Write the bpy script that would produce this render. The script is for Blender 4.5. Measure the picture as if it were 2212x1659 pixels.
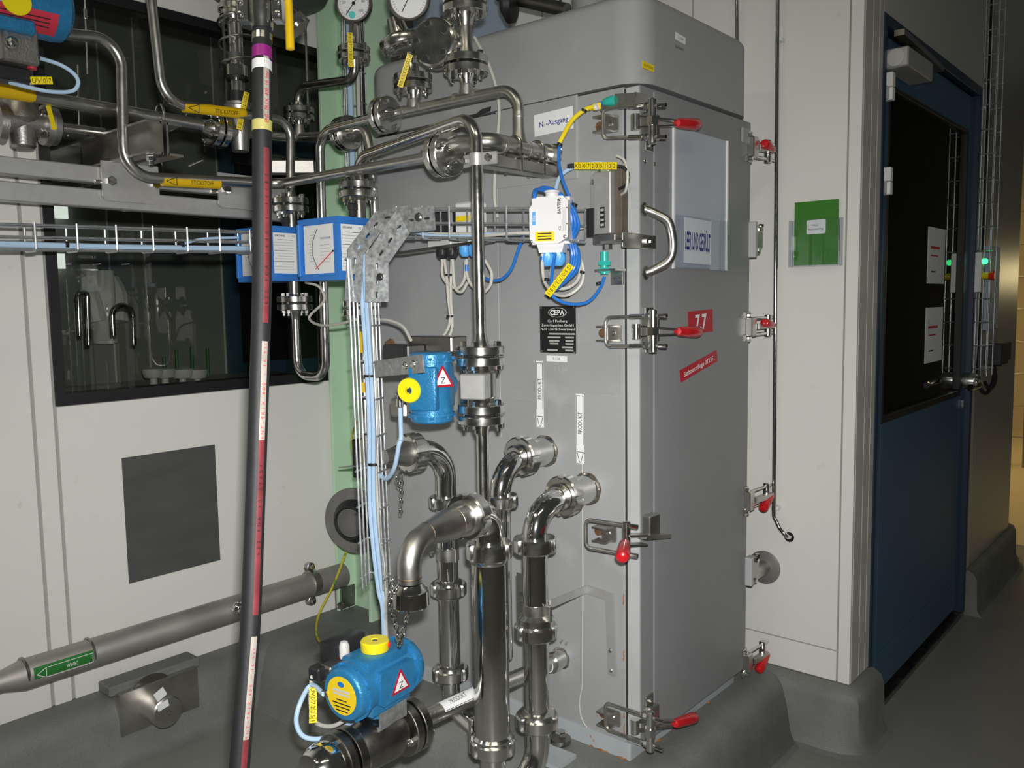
import bpy, bmesh, math, random
from mathutils import Vector, Matrix
random.seed(7)
for o in list(bpy.data.objects): bpy.data.objects.remove(o)
SC = bpy.context.scene
COL = SC.collection
# ------------------------------------------------------------ camera
F = 1840.0
YAW, PIT, ROL = [math.radians(v) for v in (40.6, -5.4, -0.9)]
CAM = Vector((0, 0, 1.4))
FW = Vector((math.cos(YAW)*math.cos(PIT), math.sin(YAW)*math.cos(PIT), math.sin(PIT)))
_r = FW.cross(Vector((0, 0, 1))).normalized(); _u = _r.cross(FW)
RT = _r*math.cos(ROL) + _u*math.sin(ROL); UP = _u*math.cos(ROL) - _r*math.sin(ROL)
cd = bpy.data.cameras.new('camera'); co = bpy.data.objects.new('camera', cd); COL.objects.link(co)
M = Matrix((RT, UP, -FW)).transposed().to_4x4(); M.translation = CAM
co.matrix_world = M; cd.sensor_width = 36; cd.lens = F*36/2212; cd.clip_start = .05; cd.clip_end = 60
SC.camera = co
# ------------------------------------------------------------ light
W = bpy.data.worlds.new('world'); SC.world = W; W.use_nodes = True
bg = W.node_tree.nodes['Background']; bg.inputs[0].default_value = (.62, .66, .62, 1); bg.inputs[1].default_value = .06
def light(name, kind, loc, target, energy, color=(1, 1, 1), **kw):
    l = bpy.data.lights.new(name, kind); l.energy = energy; l.color = color
    for k, v in kw.items(): setattr(l, k, v)
    o = bpy.data.objects.new(name, l); COL.objects.link(o); o.location = loc
    o.rotation_euler = (Vector(target)-Vector(loc)).to_track_quat('-Z', 'Y').to_euler()
    return o
light('camera_flash', 'AREA', CAM+UP*.075+RT*.02, CAM+FW*3-UP*.45-RT*.30, 22, (1, .985, .955), shape='RECTANGLE', size=.045, size_y=.028, spread=math.radians(108))
light('ceiling_tube_lamp', 'AREA', (.2, -.6, 3.7), (.4, -.3, 0), 12, (1, .93, .72), shape='RECTANGLE', size=1.5, size_y=.12)
light('ceiling_tube_lamp', 'AREA', (-.9, 1.3, 3.7), (-.8, 1.3, 0), 12, (1, .93, .72), shape='RECTANGLE', size=1.5, size_y=.12)
light('hall_lamp', 'AREA', (7.6, 2.2, 2.9), (7.4, 1.4, 0), 50, (1, .74, .33), shape='RECTANGLE', size=1.2, size_y=.4)
SC.view_settings.view_transform = 'Standard'; SC.view_settings.look = 'None'
SC.view_settings.exposure = 0.0; SC.view_settings.gamma = 1.0; SC.view_settings.use_curve_mapping = False
# ------------------------------------------------------------ photo pixel -> point on a given plane
def A(px, py, X=None, Y=None, Z=None, D=None):
    d = FW + RT*((px-1106)/F) - UP*((py-829.5)/F)
    if X is not None: t = (X-CAM.x)/d.x
    elif Y is not None: t = (Y-CAM.y)/d.y
    elif Z is not None: t = (Z-CAM.z)/d.z
    else: t = D
    return CAM + d*t
def sz(n, p): return n*(p-CAM).dot(FW)/F      # n photo pixels at point p, in metres
EX, EY, EZ = Vector((1, 0, 0)), Vector((0, 1, 0)), Vector((0, 0, 1))
V = lambda *a: Vector(a)
# ------------------------------------------------------------ materials
MT = {}
def mat(name, col, rough=.5, metal=0, var=0, vs=8, bump=0, bs=60, alpha=None, emit=0, spec=.5, rv=0, dirt=None, stretch=None):
    m = bpy.data.materials.new(name); m.use_nodes = True; nt = m.node_tree; b = nt.nodes['Principled BSDF']
    c = (*col, 1); L = nt.links
    b.inputs['Base Color'].default_value = c; b.inputs['Roughness'].default_value = rough; b.inputs['Metallic'].default_value = metal
    b.inputs['Specular IOR Level'].default_value = spec
    if emit: b.inputs['Emission Color'].default_value = c; b.inputs['Emission Strength'].default_value = emit
    if var or bump or rv or dirt:
        tc = nt.nodes.new('ShaderNodeTexCoord'); src = nt.nodes.new('ShaderNodeNewGeometry').outputs['Position']
        mp = nt.nodes.new('ShaderNodeMapping'); L.new(src, mp.inputs[0])
        if stretch: mp.inputs['Scale'].default_value = stretch
        def noise(s, det=4):
            n = nt.nodes.new('ShaderNodeTexNoise'); n.inputs['Scale'].default_value = s; n.inputs['Detail'].default_value = det
            L.new(mp.outputs[0], n.inputs['Vector']); return n
        cur = None
        if var:
            n = noise(vs); r = nt.nodes.new('ShaderNodeMapRange'); L.new(n.outputs['Fac'], r.inputs[0])
            r.inputs[1].default_value = .3; r.inputs[2].default_value = .7; r.inputs[3].default_value = 1-var; r.inputs[4].default_value = 1+var
            mx = nt.nodes.new('ShaderNodeVectorMath'); mx.operation = 'SCALE'; mx.inputs[0].default_value = col
            L.new(r.outputs[0], mx.inputs['Scale']); cur = mx.outputs[0]
        if dirt:                                      # (colour, noise scale, threshold, width)
            n = noise(dirt[1], 6); r = nt.nodes.new('ShaderNodeMapRange'); L.new(n.outputs['Fac'], r.inputs[0])
            r.inputs[1].default_value = dirt[2]; r.inputs[2].default_value = dirt[2]+dirt[3]
            mx = nt.nodes.new('ShaderNodeMix'); mx.data_type = 'RGBA'; L.new(r.outputs[0], mx.inputs[0])
            if cur: L.new(cur, mx.inputs[6])
            else: mx.inputs[6].default_value = c
            mx.inputs[7].default_value = (*dirt[0], 1); cur = mx.outputs[2]
        if cur: L.new(cur, b.inputs['Base Color'])
        if rv:
            n = noise(vs*1.7); r = nt.nodes.new('ShaderNodeMapRange'); L.new(n.outputs['Fac'], r.inputs[0])
            r.inputs[1].default_value = .3; r.inputs[2].default_value = .7; r.inputs[3].default_value = max(.02, rough-rv); r.inputs[4].default_value = rough+rv
            L.new(r.outputs[0], b.inputs['Roughness'])
        if bump:
            n = noise(bs, 3); bp = nt.nodes.new('ShaderNodeBump'); bp.inputs['Strength'].default_value = bump; bp.inputs['Distance'].default_value = .002
            L.new(n.outputs['Fac'], bp.inputs['Height']); L.new(bp.outputs[0], b.inputs['Normal'])
    MT[name] = m
    return m
def glass(name, tint, fac_gloss=.09, rough=.02):
    m = bpy.data.materials.new(name); m.use_nodes = True; nt = m.node_tree; nt.nodes.remove(nt.nodes['Principled BSDF'])
    t = nt.nodes.new('ShaderNodeBsdfTransparent'); t.inputs[0].default_value = (*tint, 1)
    g = nt.nodes.new('ShaderNodeBsdfGlossy'); g.inputs['Roughness'].default_value = rough
    lw = nt.nodes.new('ShaderNodeFresnel'); lw.inputs[0].default_value = 1.5
    ge = nt.nodes.new('ShaderNodeNewGeometry'); ml = nt.nodes.new('ShaderNodeMath'); ml.operation = 'MULTIPLY_ADD'
    nt.links.new(ge.outputs['Backfacing'], ml.inputs[0]); ml.inputs[1].default_value = -1; ml.inputs[2].default_value = 1
    mu = nt.nodes.new('ShaderNodeMath'); mu.operation = 'MULTIPLY'; nt.links.new(ml.outputs[0], mu.inputs[0]); nt.links.new(lw.outputs[0], mu.inputs[1])
    mx = nt.nodes.new('ShaderNodeMixShader'); nt.links.new(mu.outputs[0], mx.inputs[0])
    nt.links.new(t.outputs[0], mx.inputs[1]); nt.links.new(g.outputs[0], mx.inputs[2])
    nt.links.new(mx.outputs[0], nt.nodes['Material Output'].inputs[0]); MT[name] = m
mat('steel', (.68, .67, .64), .20, 1, var=.06, vs=20, rv=.05, bump=.04, bs=90)
mat('polished', (.72, .71, .69), .11, 1, var=.05, vs=30, rv=.03)
mat('brushed', (.56, .55, .52), .32, 1, var=.10, vs=14, rv=.06, bump=.06, bs=120)
mat('satin', (.50, .485, .455), .38, 1, var=.16, vs=9, rv=.08, bump=.05, bs=150)
mat('cast', (.42, .41, .39), .42, 1, var=.12, vs=30, bump=.25, bs=220)
mat('dark_steel', (.30, .285, .26), .33, 1, var=.18, vs=14, rv=.08)
mat('dull_pipe', (.40, .385, .36), .52, .75, var=.14, vs=7, rv=.05)
mat('weld', (.52, .50, .47), .48, 1, var=.15, vs=60)
mat('heat_weld', (.40, .31, .21), .4, 1, var=.3, vs=60)
mat('galv', (.60, .63, .65), .40, .85, var=.14, vs=45, rv=.08)
mat('galv_sheet', (.50, .52, .53), .42, .8, var=.22, vs=60, rv=.1)
mat('aluminium', (.58, .58, .57), .45, .7, var=.05, vs=40)
mat('cab_paint', (.315, .325, .33), .42, 0, var=.05, vs=5, bump=.06, bs=250, dirt=((.36, .37, .37), 9, .62, .12), spec=.5)
mat('door_paint', (.225, .235, .24), .40, 0, var=.04, vs=5, bump=.06, bs=250, spec=.45)
mat('cab_light', (.44, .455, .46), .42, 0, var=.05, vs=9, bump=.05, bs=250)
mat('base_paint', (.40, .44, .46), .5, 0, var=.08, vs=9, dirt=((.36, .13, .03), 23, .70, .05))
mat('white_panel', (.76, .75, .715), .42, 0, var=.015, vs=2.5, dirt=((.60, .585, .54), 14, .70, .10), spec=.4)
mat('panel_shaded', (.52, .51, .475), .45, 0, var=.015, vs=3)  # white panel painted darker, as shade on faces turned from the flash
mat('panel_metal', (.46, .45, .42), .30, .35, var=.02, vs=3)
mat('joint', (.36, .355, .335), .7)
mat('floor_epoxy', (.21, .21, .20), .38, 0, var=.10, vs=3, bump=.05, bs=200, dirt=((.26, .26, .245), 160, .60, .06), rv=.08)
mat('concrete', (.165, .172, .162), .62, 0, var=.16, vs=7, bump=.4, bs=260, dirt=((.095, .10, .10), 420, .58, .08))
mat('green_paint', (.52, .73, .53), .42, 0, var=.03, vs=6, bump=.06, bs=120)
mat('blue_hammer', (.028, .20, .42), .30, .25, var=.10, vs=60, bump=.5, bs=240, rv=.05)
mat('blue_meter', (.035, .20, .62), .42, 0, var=.03, vs=20)
mat('gland_blue', (.10, .40, .86), .35)
mat('door_blue', (.038, .105, .175), .40, 0, var=.03, vs=3)
mat('door_frame_blue', (.014, .03, .06), .45)
mat('pale_blue', (.36, .44, .56), .5, 0, var=.03, vs=4)
mat('yellow', (.80, .58, .015), .42)
mat('tag_yellow', (.85, .66, .01), .40)
mat('pipe_yellow', (.72, .46, .005), .38)
mat('knob_yellow', (.80, .66, .01), .32, var=.04, vs=50)
mat('lever_yellow', (.78, .50, .006), .33)
mat('red_grip', (.52, .012, .018), .22, var=.12, vs=40)
mat('red_dot', (.75, .03, .02), .35)
mat('sign_red', (.42, .008, .022), .40)
mat('label_red', (.55, .03, .06), .5)
mat('black', (.012, .012, .013), .42)
mat('black_plastic', (.02, .02, .022), .38, var=.1, vs=30)
mat('ink', (.012, .012, .014), .6)
mat('ink_blue', (.02, .03, .22), .6)
mat('ink_red', (.55, .03, .05), .6)
mat('white', (.80, .80, .79), .45)
mat('paper', (.82, .83, .86), .6)
mat('label_white', (.80, .81, .82), .42)
mat('plastic_white', (.74, .74, .75), .38, var=.02, vs=20)
mat('plastic_grey', (.55, .55, .53), .45)
mat('plate_grey', (.40, .40, .38), .4)
mat('cable_grey', (.56, .545, .49), .45)
mat('cable_blue', (.02, .17, .58), .36)
mat('hose_blue', (.43, .60, .80), .30)
mat('cable_earth', (.50, .42, .03), .45, dirt=((.10, .25, .03), 30, .55, .05))
mat('teal', (.03, .47, .40), .35)
mat('teal_dot', (.10, .62, .60), .5)
mat('rubber_hose', (.016, .017, .019), .58, 0, var=.15, vs=30, bump=.12, bs=160)
mat('stripe_red', (.19, .028, .036), .55, 0, var=.25, vs=25)
mat('stripe_beige', (.42, .38, .34), .55, 0, var=.15, vs=40)
mat('tape_purple', (.28, .015, .20), .42)
mat('tape_yellow', (.55, .50, .16), .5)
mat('green_folder', (.035, .19, .012), .42, var=.05, vs=20)
mat('green_label', (.02, .17, .03), .42)
mat('rust', (.15, .075, .035), .7, .2, var=.4, vs=60)
mat('rust_orange', (.30, .115, .03), .75, 0, var=.35, vs=60)
mat('brown', (.10, .078, .058), .6, 0, var=.25, vs=30)
mat('gasket', (.03, .03, .03), .6)
mat('disc_grey', (.20, .195, .185), .5, .3, var=.1, vs=20)
mat('vent_grey', (.10, .105, .10), .48, .25, var=.10, vs=6, stretch=(1, 1, 3))
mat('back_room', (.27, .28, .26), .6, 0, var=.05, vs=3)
mat('beige_far', (.55, .45, .27), .6)
mat('daylight', (.80, .86, .83), .5, emit=1.1)
mat('lamp_warm', (1, .82, .42), .5, emit=9)
mat('led_green', (.05, 1, .25), .4, emit=2.5)
mat('pocket', (.42, .46, .52), .22, 0, var=.02, vs=8)
glass('window_glass', (.85, .865, .83))
glass('door_glass', (.40, .45, .38))
glass('clear_plastic', (.955, .965, .975))
# ------------------------------------------------------------ mesh builder
def frame(d):
    d = Vector(d).normalized(); a = EZ if abs(d.z) < .9 else EX
    u = a.cross(d).normalized(); return u, d.cross(u), d
class MB:
    def __init__(s): s.v = []; s.f = []
    def _add(s, vs, fs):
        k = len(s.v); s.v += [Vector(p) for p in vs]; s.f += [[i+k for i in f] for f in fs]; return s
    def box(s, c, size, ax=None, bev=0, seg=1):
        ax = ax or (EX, EY, EZ); c = Vector(c)
        bm = bmesh.new(); bmesh.ops.create_cube(bm, size=1)
        for v in bm.verts: v.co = Vector((v.co.x*size[0], v.co.y*size[1], v.co.z*size[2]))
        if bev: bmesh.ops.bevel(bm, geom=bm.edges[:], offset=bev, segments=seg, affect='EDGES', profile=.5)
        bm.verts.index_update()
        s._add([c+ax[0]*v.co.x+ax[1]*v.co.y+ax[2]*v.co.z for v in bm.verts], [[v.index for v in f.verts] for f in bm.faces]); bm.free(); return s
    def bar(s, p, q, w, h, up=EZ, bev=0):
        p, q = Vector(p), Vector(q); d = (q-p); L = d.length; d.normalize()
        a = up.cross(d).normalized(); b = d.cross(a)
        return s.box((p+q)/2, (L, w, h), (d, a, b), bev)
    def lathe(s, p, d, prof, n=24, rm=None, a0=0):
        u, w, d = frame(d); p = Vector(p); rings = []; vs = []; fs = []
        for t, r in prof:
            if r < 1e-6: rings.append([len(vs)]); vs.append(p+d*t)
            else:
                k = len(vs); rings.append(list(range(k, k+n)))
                for i in range(n):
                    a = a0+2*math.pi*i/n; rr = r*(rm(a) if rm else 1); vs.append(p+d*t+u*(rr*math.cos(a))+w*(rr*math.sin(a)))
        for A_, B_ in zip(rings, rings[1:]):
            for i in range(n):
                j = (i+1) % n
                if len(A_) == 1 and len(B_) == 1: break
                if len(A_) == 1: fs.append([A_[0], B_[j], B_[i]])
                elif len(B_) == 1: fs.append([A_[i], A_[j], B_[0]])
                else: fs.append([A_[i], A_[j], B_[j], B_[i]])
        if len(rings[0]) > 1: fs.append(rings[0][::-1])
        if len(rings[-1]) > 1: fs.append(rings[-1][:])
        return s._add(vs, fs)
    def cyl(s, p, q, r, r2=None, n=20, ch=0, a0=0):
        p, q = Vector(p), Vector(q); L = (q-p).length; r2 = r if r2 is None else r2
        pr = [(0, r), (L, r2)] if not ch else [(0, r-ch), (ch, r), (L-ch, r2), (L, r2-ch)]
        return s.lathe(p, q-p, pr, n, a0=a0)
    def sphere(s, c, r, n=16):
        m = 8; return s.lathe(Vector(c)-EZ*r, EZ, [(r-r*math.cos(math.pi*i/m), r*math.sin(math.pi*i/m) if 0 < i < m else 0) for i in range(m+1)], n)
    def sweep(s, pts, r, n=12, closed=False, cap=True):
        pts = [Vector(p) for p in pts]; N = len(pts); vs = []; fs = []; rr = r if isinstance(r, (list, tuple)) else [r]*N
        T = []
        for i in range(N):
            a = pts[i-1] if (i or closed) else pts[0]; b = pts[(i+1) % N] if (i < N-1 or closed) else pts[-1]
            T.append((b-a).normalized())
        u = frame(T[0])[0]
        for i in range(N):
            u = (u-T[i]*u.dot(T[i]))
            u = u.normalized() if u.length > 1e-6 else frame(T[i])[0]
            w = T[i].cross(u)
            vs += [pts[i]+u*(rr[i]*math.cos(2*math.pi*k/n))+w*(rr[i]*math.sin(2*math.pi*k/n)) for k in range(n)]
        for i in range(N if closed else N-1):
            for k in range(n):
                j = (i+1) % N; fs.append([i*n+k, i*n+(k+1) % n, j*n+(k+1) % n, j*n+k])
        if cap and not closed: fs.append(list(range(n))[::-1]); fs.append([(N-1)*n+k for k in range(n)])
        return s._add(vs, fs)
    def tube(s, pts, r, fil=.05, n=20, k=8): return s.sweep(fillet(pts, fil, k), r, n)
    def cable(s, pts, r, n=8, k=6): return s.sweep(catmull(pts, k), r, n)
    def prism(s, poly, o, ux, uy, th, holes=None):
        o = Vector(o); nrm = ux.cross(uy).normalized()
        if holes:
            bm = bmesh.new(); es = []
            for lp in [poly]+holes:
                vv = [bm.verts.new((x, y, 0)) for x, y in lp]; es += [bm.edges.new((vv[i], vv[(i+1) % len(vv)])) for i in range(len(vv))]
            g = bmesh.ops.triangle_fill(bm, use_beauty=True, use_dissolve=False, edges=es)
            ex = bmesh.ops.extrude_face_region(bm, geom=[f for f in bm.faces])
            for v in [e for e in ex['geom'] if isinstance(e, bmesh.types.BMVert)]: v.co.z += th
            bmesh.ops.recalc_face_normals(bm, faces=bm.faces[:]); bm.verts.index_update()
            s._add([o+ux*v.co.x+uy*v.co.y+nrm*v.co.z for v in bm.verts], [[v.index for v in f.verts] for f in bm.faces]); bm.free(); return s
        n = len(poly); vs = [o+ux*x+uy*y for x, y in poly]; vs += [p+nrm*th for p in vs]
        fs = [list(range(n))[::-1], list(range(n, 2*n))]+[[i, (i+1) % n, (i+1) % n+n, i+n] for i in range(n)]
        return s._add(vs, fs)
    def quad(s, a, b, c, d): return s._add([a, b, c, d], [[0, 1, 2, 3]])
    def build(s, name, m, parent=None, ang=35, label=None, kind=None):
        me = bpy.data.meshes.new(name)
        c = sum(s.v, Vector())/max(1, len(s.v))
        me.from_pydata([p-c for p in s.v], [], s.f)
        bm = bmesh.new(); bm.from_mesh(me); bmesh.ops.recalc_face_normals(bm, faces=bm.faces[:]); bm.to_mesh(me); bm.free()
        me.materials.append(MT[m] if isinstance(m, str) else m)
        me.polygons.foreach_set('use_smooth', [True]*len(me.polygons)); me.set_sharp_from_angle(angle=math.radians(ang)); me.update()
        return link(name, me, c, parent, label, kind)
WL = {}
def link(name, me, c, parent=None, label=None, kind=None, rot=None, scale=None):
    o = bpy.data.objects.new(name, me); COL.objects.link(o); WL[o.name] = Vector(c)
    if parent is not None: o.parent = parent; o.location = Vector(c)-WL[parent.name]
    else: o.location = c
    if rot is not None: o.rotation_mode = 'QUATERNION'; o.rotation_quaternion = rot
    if scale is not None: o.scale = scale
    if label: o['label'] = label
    if kind: o['kind'] = kind
    return o
def thing(name, label, cat, loc, group=None):
    o = link(name, None, loc); o['label'] = label; o['category'] = cat; o.empty_display_size = .05
    if group: o['group'] = group
    return o
def tag(o, label, cat, group=None):
    o['label'] = label; o['category'] = cat
    if group: o['group'] = group
    return o
def fillet(pts, rad, k=8):
    pts = [Vector(p) for p in pts]; rads = rad if isinstance(rad, (list, tuple)) else [rad]*len(pts); out = [pts[0]]
    for i in range(1, len(pts)-1):
        p, a, b = pts[i], (pts[i-1]-pts[i]), (pts[i+1]-pts[i]); la, lb = a.length, b.length
        a.normalize(); b.normalize(); ang = a.angle(b)
        if ang > 3.1 or rads[i] <= 0: out.append(p); continue
        t = min(rads[i]/math.tan(ang/2), la*(.95 if i == 1 else .49), lb*(.95 if i == len(pts)-2 else .49)); R = t*math.tan(ang/2)
        bis = (a+b).normalized(); c = p+bis*(R/math.sin(ang/2)); s0 = p+a*t-c; s1 = p+b*t-c
        th = s0.angle(s1)
        for j in range(k+1):
            f = j/k; out.append(c+(s0*math.sin((1-f)*th)+s1*math.sin(f*th))/math.sin(th))
    out.append(pts[-1]); return out
def catmull(P, k=6):
    P = [Vector(p) for p in P]; out = []
    Q = [P[0]*2-P[1]]+P+[P[-1]*2-P[-2]]
    for i in range(1, len(Q)-2):
        a, b, c, d = Q[i-1:i+3]
        for j in range(k):
            t = j/k; out.append(.5*((2*b)+(c-a)*t+(2*a-5*b+4*c-d)*t*t+(3*b-3*c+d-a)*t**3))
    out.append(P[-1]); return out
def circ(r, n=16, cx=0, cy=0): return [(cx+r*math.cos(2*math.pi*i/n), cy+r*math.sin(2*math.pi*i/n)) for i in range(n)]
def slot(cx, cy, L, w, vert=False, n=6):
    o = []
    for i in range(n+1): a = -math.pi/2+math.pi*i/n; o.append(((L-w)/2+w/2*math.cos(a), w/2*math.sin(a)))
    for i in range(n+1): a = math.pi/2+math.pi*i/n; o.append((-(L-w)/2+w/2*math.cos(a), w/2*math.sin(a)))
    return [((cx-y, cy+x) if vert else (cx+x, cy+y)) for x, y in o]
def rrect(w, h, r, n=4):
    o = []
    for cx, cy, a0 in ((w/2-r, h/2-r, 0), (-w/2+r, h/2-r, 90), (-w/2+r, -h/2+r, 180), (w/2-r, -h/2+r, 270)):
        for i in range(n+1): a = math.radians(a0+90*i/n); o.append((cx+r*math.cos(a), cy+r*math.sin(a)))
    return o
def text(s, o, ux, uy, h, m, parent, w=None, name='lettering', align='CENTER', bold=0):
    """flat print: o = middle of the line; ux reading direction, uy up; h = capital height; w = fitted width"""
    cu = bpy.data.curves.new('t', 'FONT'); cu.body = s; cu.size = 1; cu.align_x = 'LEFT'; cu.align_y = 'BOTTOM_BASELINE'; cu.resolution_u = 2
    cu.offset = bold
    t = bpy.data.objects.new('t', cu); COL.objects.link(t)
    dg = bpy.context.evaluated_depsgraph_get(); me = bpy.data.meshes.new_from_object(t.evaluated_get(dg))
    bpy.data.objects.remove(t); bpy.data.curves.remove(cu)
    if not len(me.vertices): return None
    xs = [v.co.x for v in me.vertices]; x0, x1 = min(xs), max(xs); k = h/.70; kx = k
    if w: kx = w/(x1-x0)
    ux, uy = Vector(ux).normalized(), Vector(uy).normalized(); nrm = ux.cross(uy)
    for v in me.vertices:
        xx = (v.co.x-(x0+x1)/2)*kx if align == 'CENTER' else (v.co.x-x0)*kx
        v.co = ux*xx+uy*(v.co.y*k-h/2)+nrm*.0006
    me.materials.clear(); me.materials.append(MT[m]); me.name = name
    return link(name, me, o, parent)
def plate(name, o, ux, uy, w, h, th, m, parent, label=None, r=0, kind=None):
    """thin sheet centred at o, facing ux x uy"""
    ux, uy = Vector(ux).normalized(), Vector(uy).normalized(); poly = rrect(w, h, r) if r else [(-w/2, -h/2), (w/2, -h/2), (w/2, h/2), (-w/2, h/2)]
    return MB().prism(poly, o, ux, uy, th).build(name, m, parent, label=label, kind=kind)
# shared fasteners: unit bolt along +Z, hex across-corner radius 1
b_ = MB().lathe((0, 0, 0), EZ, [(0, 1), (1.05, 1), (1.2, .86), (1.2, 0)], 6)
BOLT = bpy.data.meshes.new('bolt'); BOLT.from_pydata(b_.v, [], b_.f); BOLT.materials.append(MT['polished']); BOLT.validate()
b_ = MB().lathe((0, 0, 0), EZ, [(0, 1), (1, 1), (1.1, .85), (1.1, .55), (1.9, .55), (2.0, .45), (2.0, 0)], 6)
NUT = bpy.data.meshes.new('nut'); NUT.from_pydata(b_.v, [], b_.f); NUT.materials.append(MT['polished']); NUT.validate()
b_ = MB().lathe((0, 0, 0), EZ, [(0, 1), (.25, .95), (.5, .7), (.6, .35), (.45, .3), (.45, 0)], 12)
SCREW = bpy.data.meshes.new('screw'); SCREW.from_pydata(b_.v, [], b_.f); SCREW.materials.append(MT['steel']); SCREW.validate()
def bolt(p, d, r, parent, me=None, name='bolt'):
    q = Vector(d).normalized().to_track_quat('Z', 'Y')
    return link(name, me or BOLT, p, parent, rot=q, scale=(r, r, r))
def flange(th, p, d, r=.0575, t=.018, hub=.03, rp=.0168, neck=.03, m='steel', raised=.003):
    """weld-neck flange; p = sealing face, d = direction the face looks"""
    d = Vector(d).normalized()
    t += .003; raised = .0012; hub = min(hub, rp*1.55)
    prof = [(0, r*.6), (-raised, r*.62), (-raised, r-.0015), (-raised-.0015, r), (-raised-t+.0015, r), (-raised-t, r-.0015), (-raised-t, hub), (-raised-t-neck*.45, rp*1.2), (-raised-t-neck, rp*1.02)]
    return MB().lathe(p, d, prof, 32).build('flange', m, th)
def joint(th1, th2, p, d, r=.0575, t=.018, rp=.0168, nb=4, ph=45, br=.0105, gap=.004, m='steel', hub=.03, neck=.03):
    """bolted flange pair: th1's flange looks along d, th2's looks back"""
    d = Vector(d).normalized(); p = Vector(p)
    f1 = flange(th1, p-d*gap/2, d, r, t, hub, rp, neck, m); f2 = flange(th2, p+d*gap/2, -d, r, t, hub, rp, neck, m)
    MB().lathe(p-d*gap/2, d, [(0, r*.62), (gap, r*.62)], 24).build('gasket', 'gasket', f1)
    u, w, _ = frame(d); H = gap/2+.0012+t+.003; br *= .86
    for i in range(nb):
        a = math.radians(ph)+2*math.pi*i/nb; q = p+u*(r*.74*math.cos(a))+w*(r*.74*math.sin(a))
        MB().cyl(q-d*H, q+d*H, br*.5, n=8).build('bolt_shank', 'steel', f1)
        bolt(q+d*H, d, br, f2, BOLT); bolt(q-d*H, -d, br, f1, NUT, 'nut')
    return f1, f2
def notch(k=4, wdeg=16, dep=.09):
    def f(a):
        x = (math.degrees(a)+360/k/2) % (360/k)-360/k/2
        return 1-dep if abs(x) < wdeg/2 else 1
    return f
def union_nut(th, p, d, r, w, m='steel', rot=0):
    """slotted round nut, centred at p"""
    d = Vector(d).normalized(); f = notch(4, 15, .10)
    pr = [(-w/2, r*.74), (-w/2, r*.93), (-w/2+.004, r), (w/2-.004, r), (w/2, r*.93), (w/2, r*.78)]
    return MB().lathe(p, d, pr, 72, rm=lambda a: f(a+rot)).build('union_nut', m, th)
def collar(th, p, d, r0, r1, w, m='steel', name='ferrule'):
    return MB().lathe(Vector(p), d, [(0, r0), (0, r1), (w*.6, r1), (w, r0)], 28).build(name, m, th)
def pipe(th, pts, r, fil=.05, m='steel', name='tube', n=20): return MB().tube(pts, r, fil, n).build(name, m, th, ang=50)
def ring(th, p, d, r, w, m='weld', name='weld_seam'):
    return MB().lathe(Vector(p)-Vector(d).normalized()*w/2, d, [(0, r), (w*.3, r*1.045), (w*.7, r*1.045), (w, r)], 24).build(name, m, th)
def cable_tag(o, ux, uy, w, h, s, parent, m='tag_yellow', ink='ink'):
    """row of yellow marker sleeves along ux, turned to face the room"""
    ux = Vector(ux).normalized(); nrm = (CAM-Vector(o)); nrm -= ux*nrm.dot(ux); nrm.normalize(); uy = nrm.cross(ux); n = len(s)
    t = plate('marker_strip', o, ux, uy, w, h, .003, m, parent)
    for i, ch in enumerate(s):
        c = Vector(o)+ux*(w*((i+.5)/n-.5))+nrm*.003
        if ch != ' ': text(ch, c, ux, uy, h*.58, ink, t, name='character')
        if i: plate('sleeve_gap', c-ux*w/n/2, ux, uy, .0005, h, .0004, ink, t)
    return t
# ================================================================= the room
YL, XR, YD = 2.68, 2.60, .87          # left wall, right panel wall, door wall
def struct(o): o['kind'] = 'structure'; return o
def slab(name, x0, x1, y0, y1, z0, z1, m, parent=None, bev=0):
    return MB().box(((x0+x1)/2, (y0+y1)/2, (z0+z1)/2), (x1-x0, y1-y0, z1-z0), bev=bev).build(name, m, parent)
struct(slab('floor', -5, 11, -6, 7.5, -.08, 0, 'floor_epoxy'))
# ---- left wall: backing with the window cut out, panels in front
wl = struct(MB().box((-.48, YL+.05, 1.9), (3.03, .08, 3.4)).box((1.74, YL+.05, .66), (1.41, .08, .92)).box((1.74, YL+.05, 2.98), (1.41, .08, 1.24)).box((2.53, YL+.05, 1.9), (.17, .08, 3.4)).build('wall_left', 'joint'))
G = .0025
for x0, x1, z0, z1 in ((-.9, .967, .303, 3.4), (-.9, .967, .205, .298), (.972, 1.0275, .205, 3.4), (1.0325, 2.44, .303, 1.113), (1.0325, 2.44, .205, .298), (1.0325, 2.6, 2.362, 3.4), (2.445, 2.6, .205, 2.36)):
    slab('panel', x0+G, x1-G, YL, YL+.012, z0, z1, 'white_panel', wl, bev=.0015)
w1 = link('window_1', None, (1.74, YL, 1.113)); w1['kind'] = 'structure'
X0, X1, Z0, Z1 = 1.035, 2.44, 1.115, 2.36
slab('window_frame', X0, X1, YL-.002, YL+.07, Z0, Z0+.035, 'black', w1); slab('window_frame', X0, X1, YL-.002, YL+.07, Z1-.03, Z1, 'black', w1)
slab('window_frame', X0, X0+.028, YL-.002, YL+.07, Z0+.035, Z1-.03, 'black', w1); slab('window_frame', X1-.028, X1, YL-.002, YL+.07, Z0+.035, Z1-.03, 'black', w1)
slab('pane', X0+.028, X1-.028, YL+.004, YL+.010, Z0+.035, Z1-.03, 'window_glass', w1)
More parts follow.
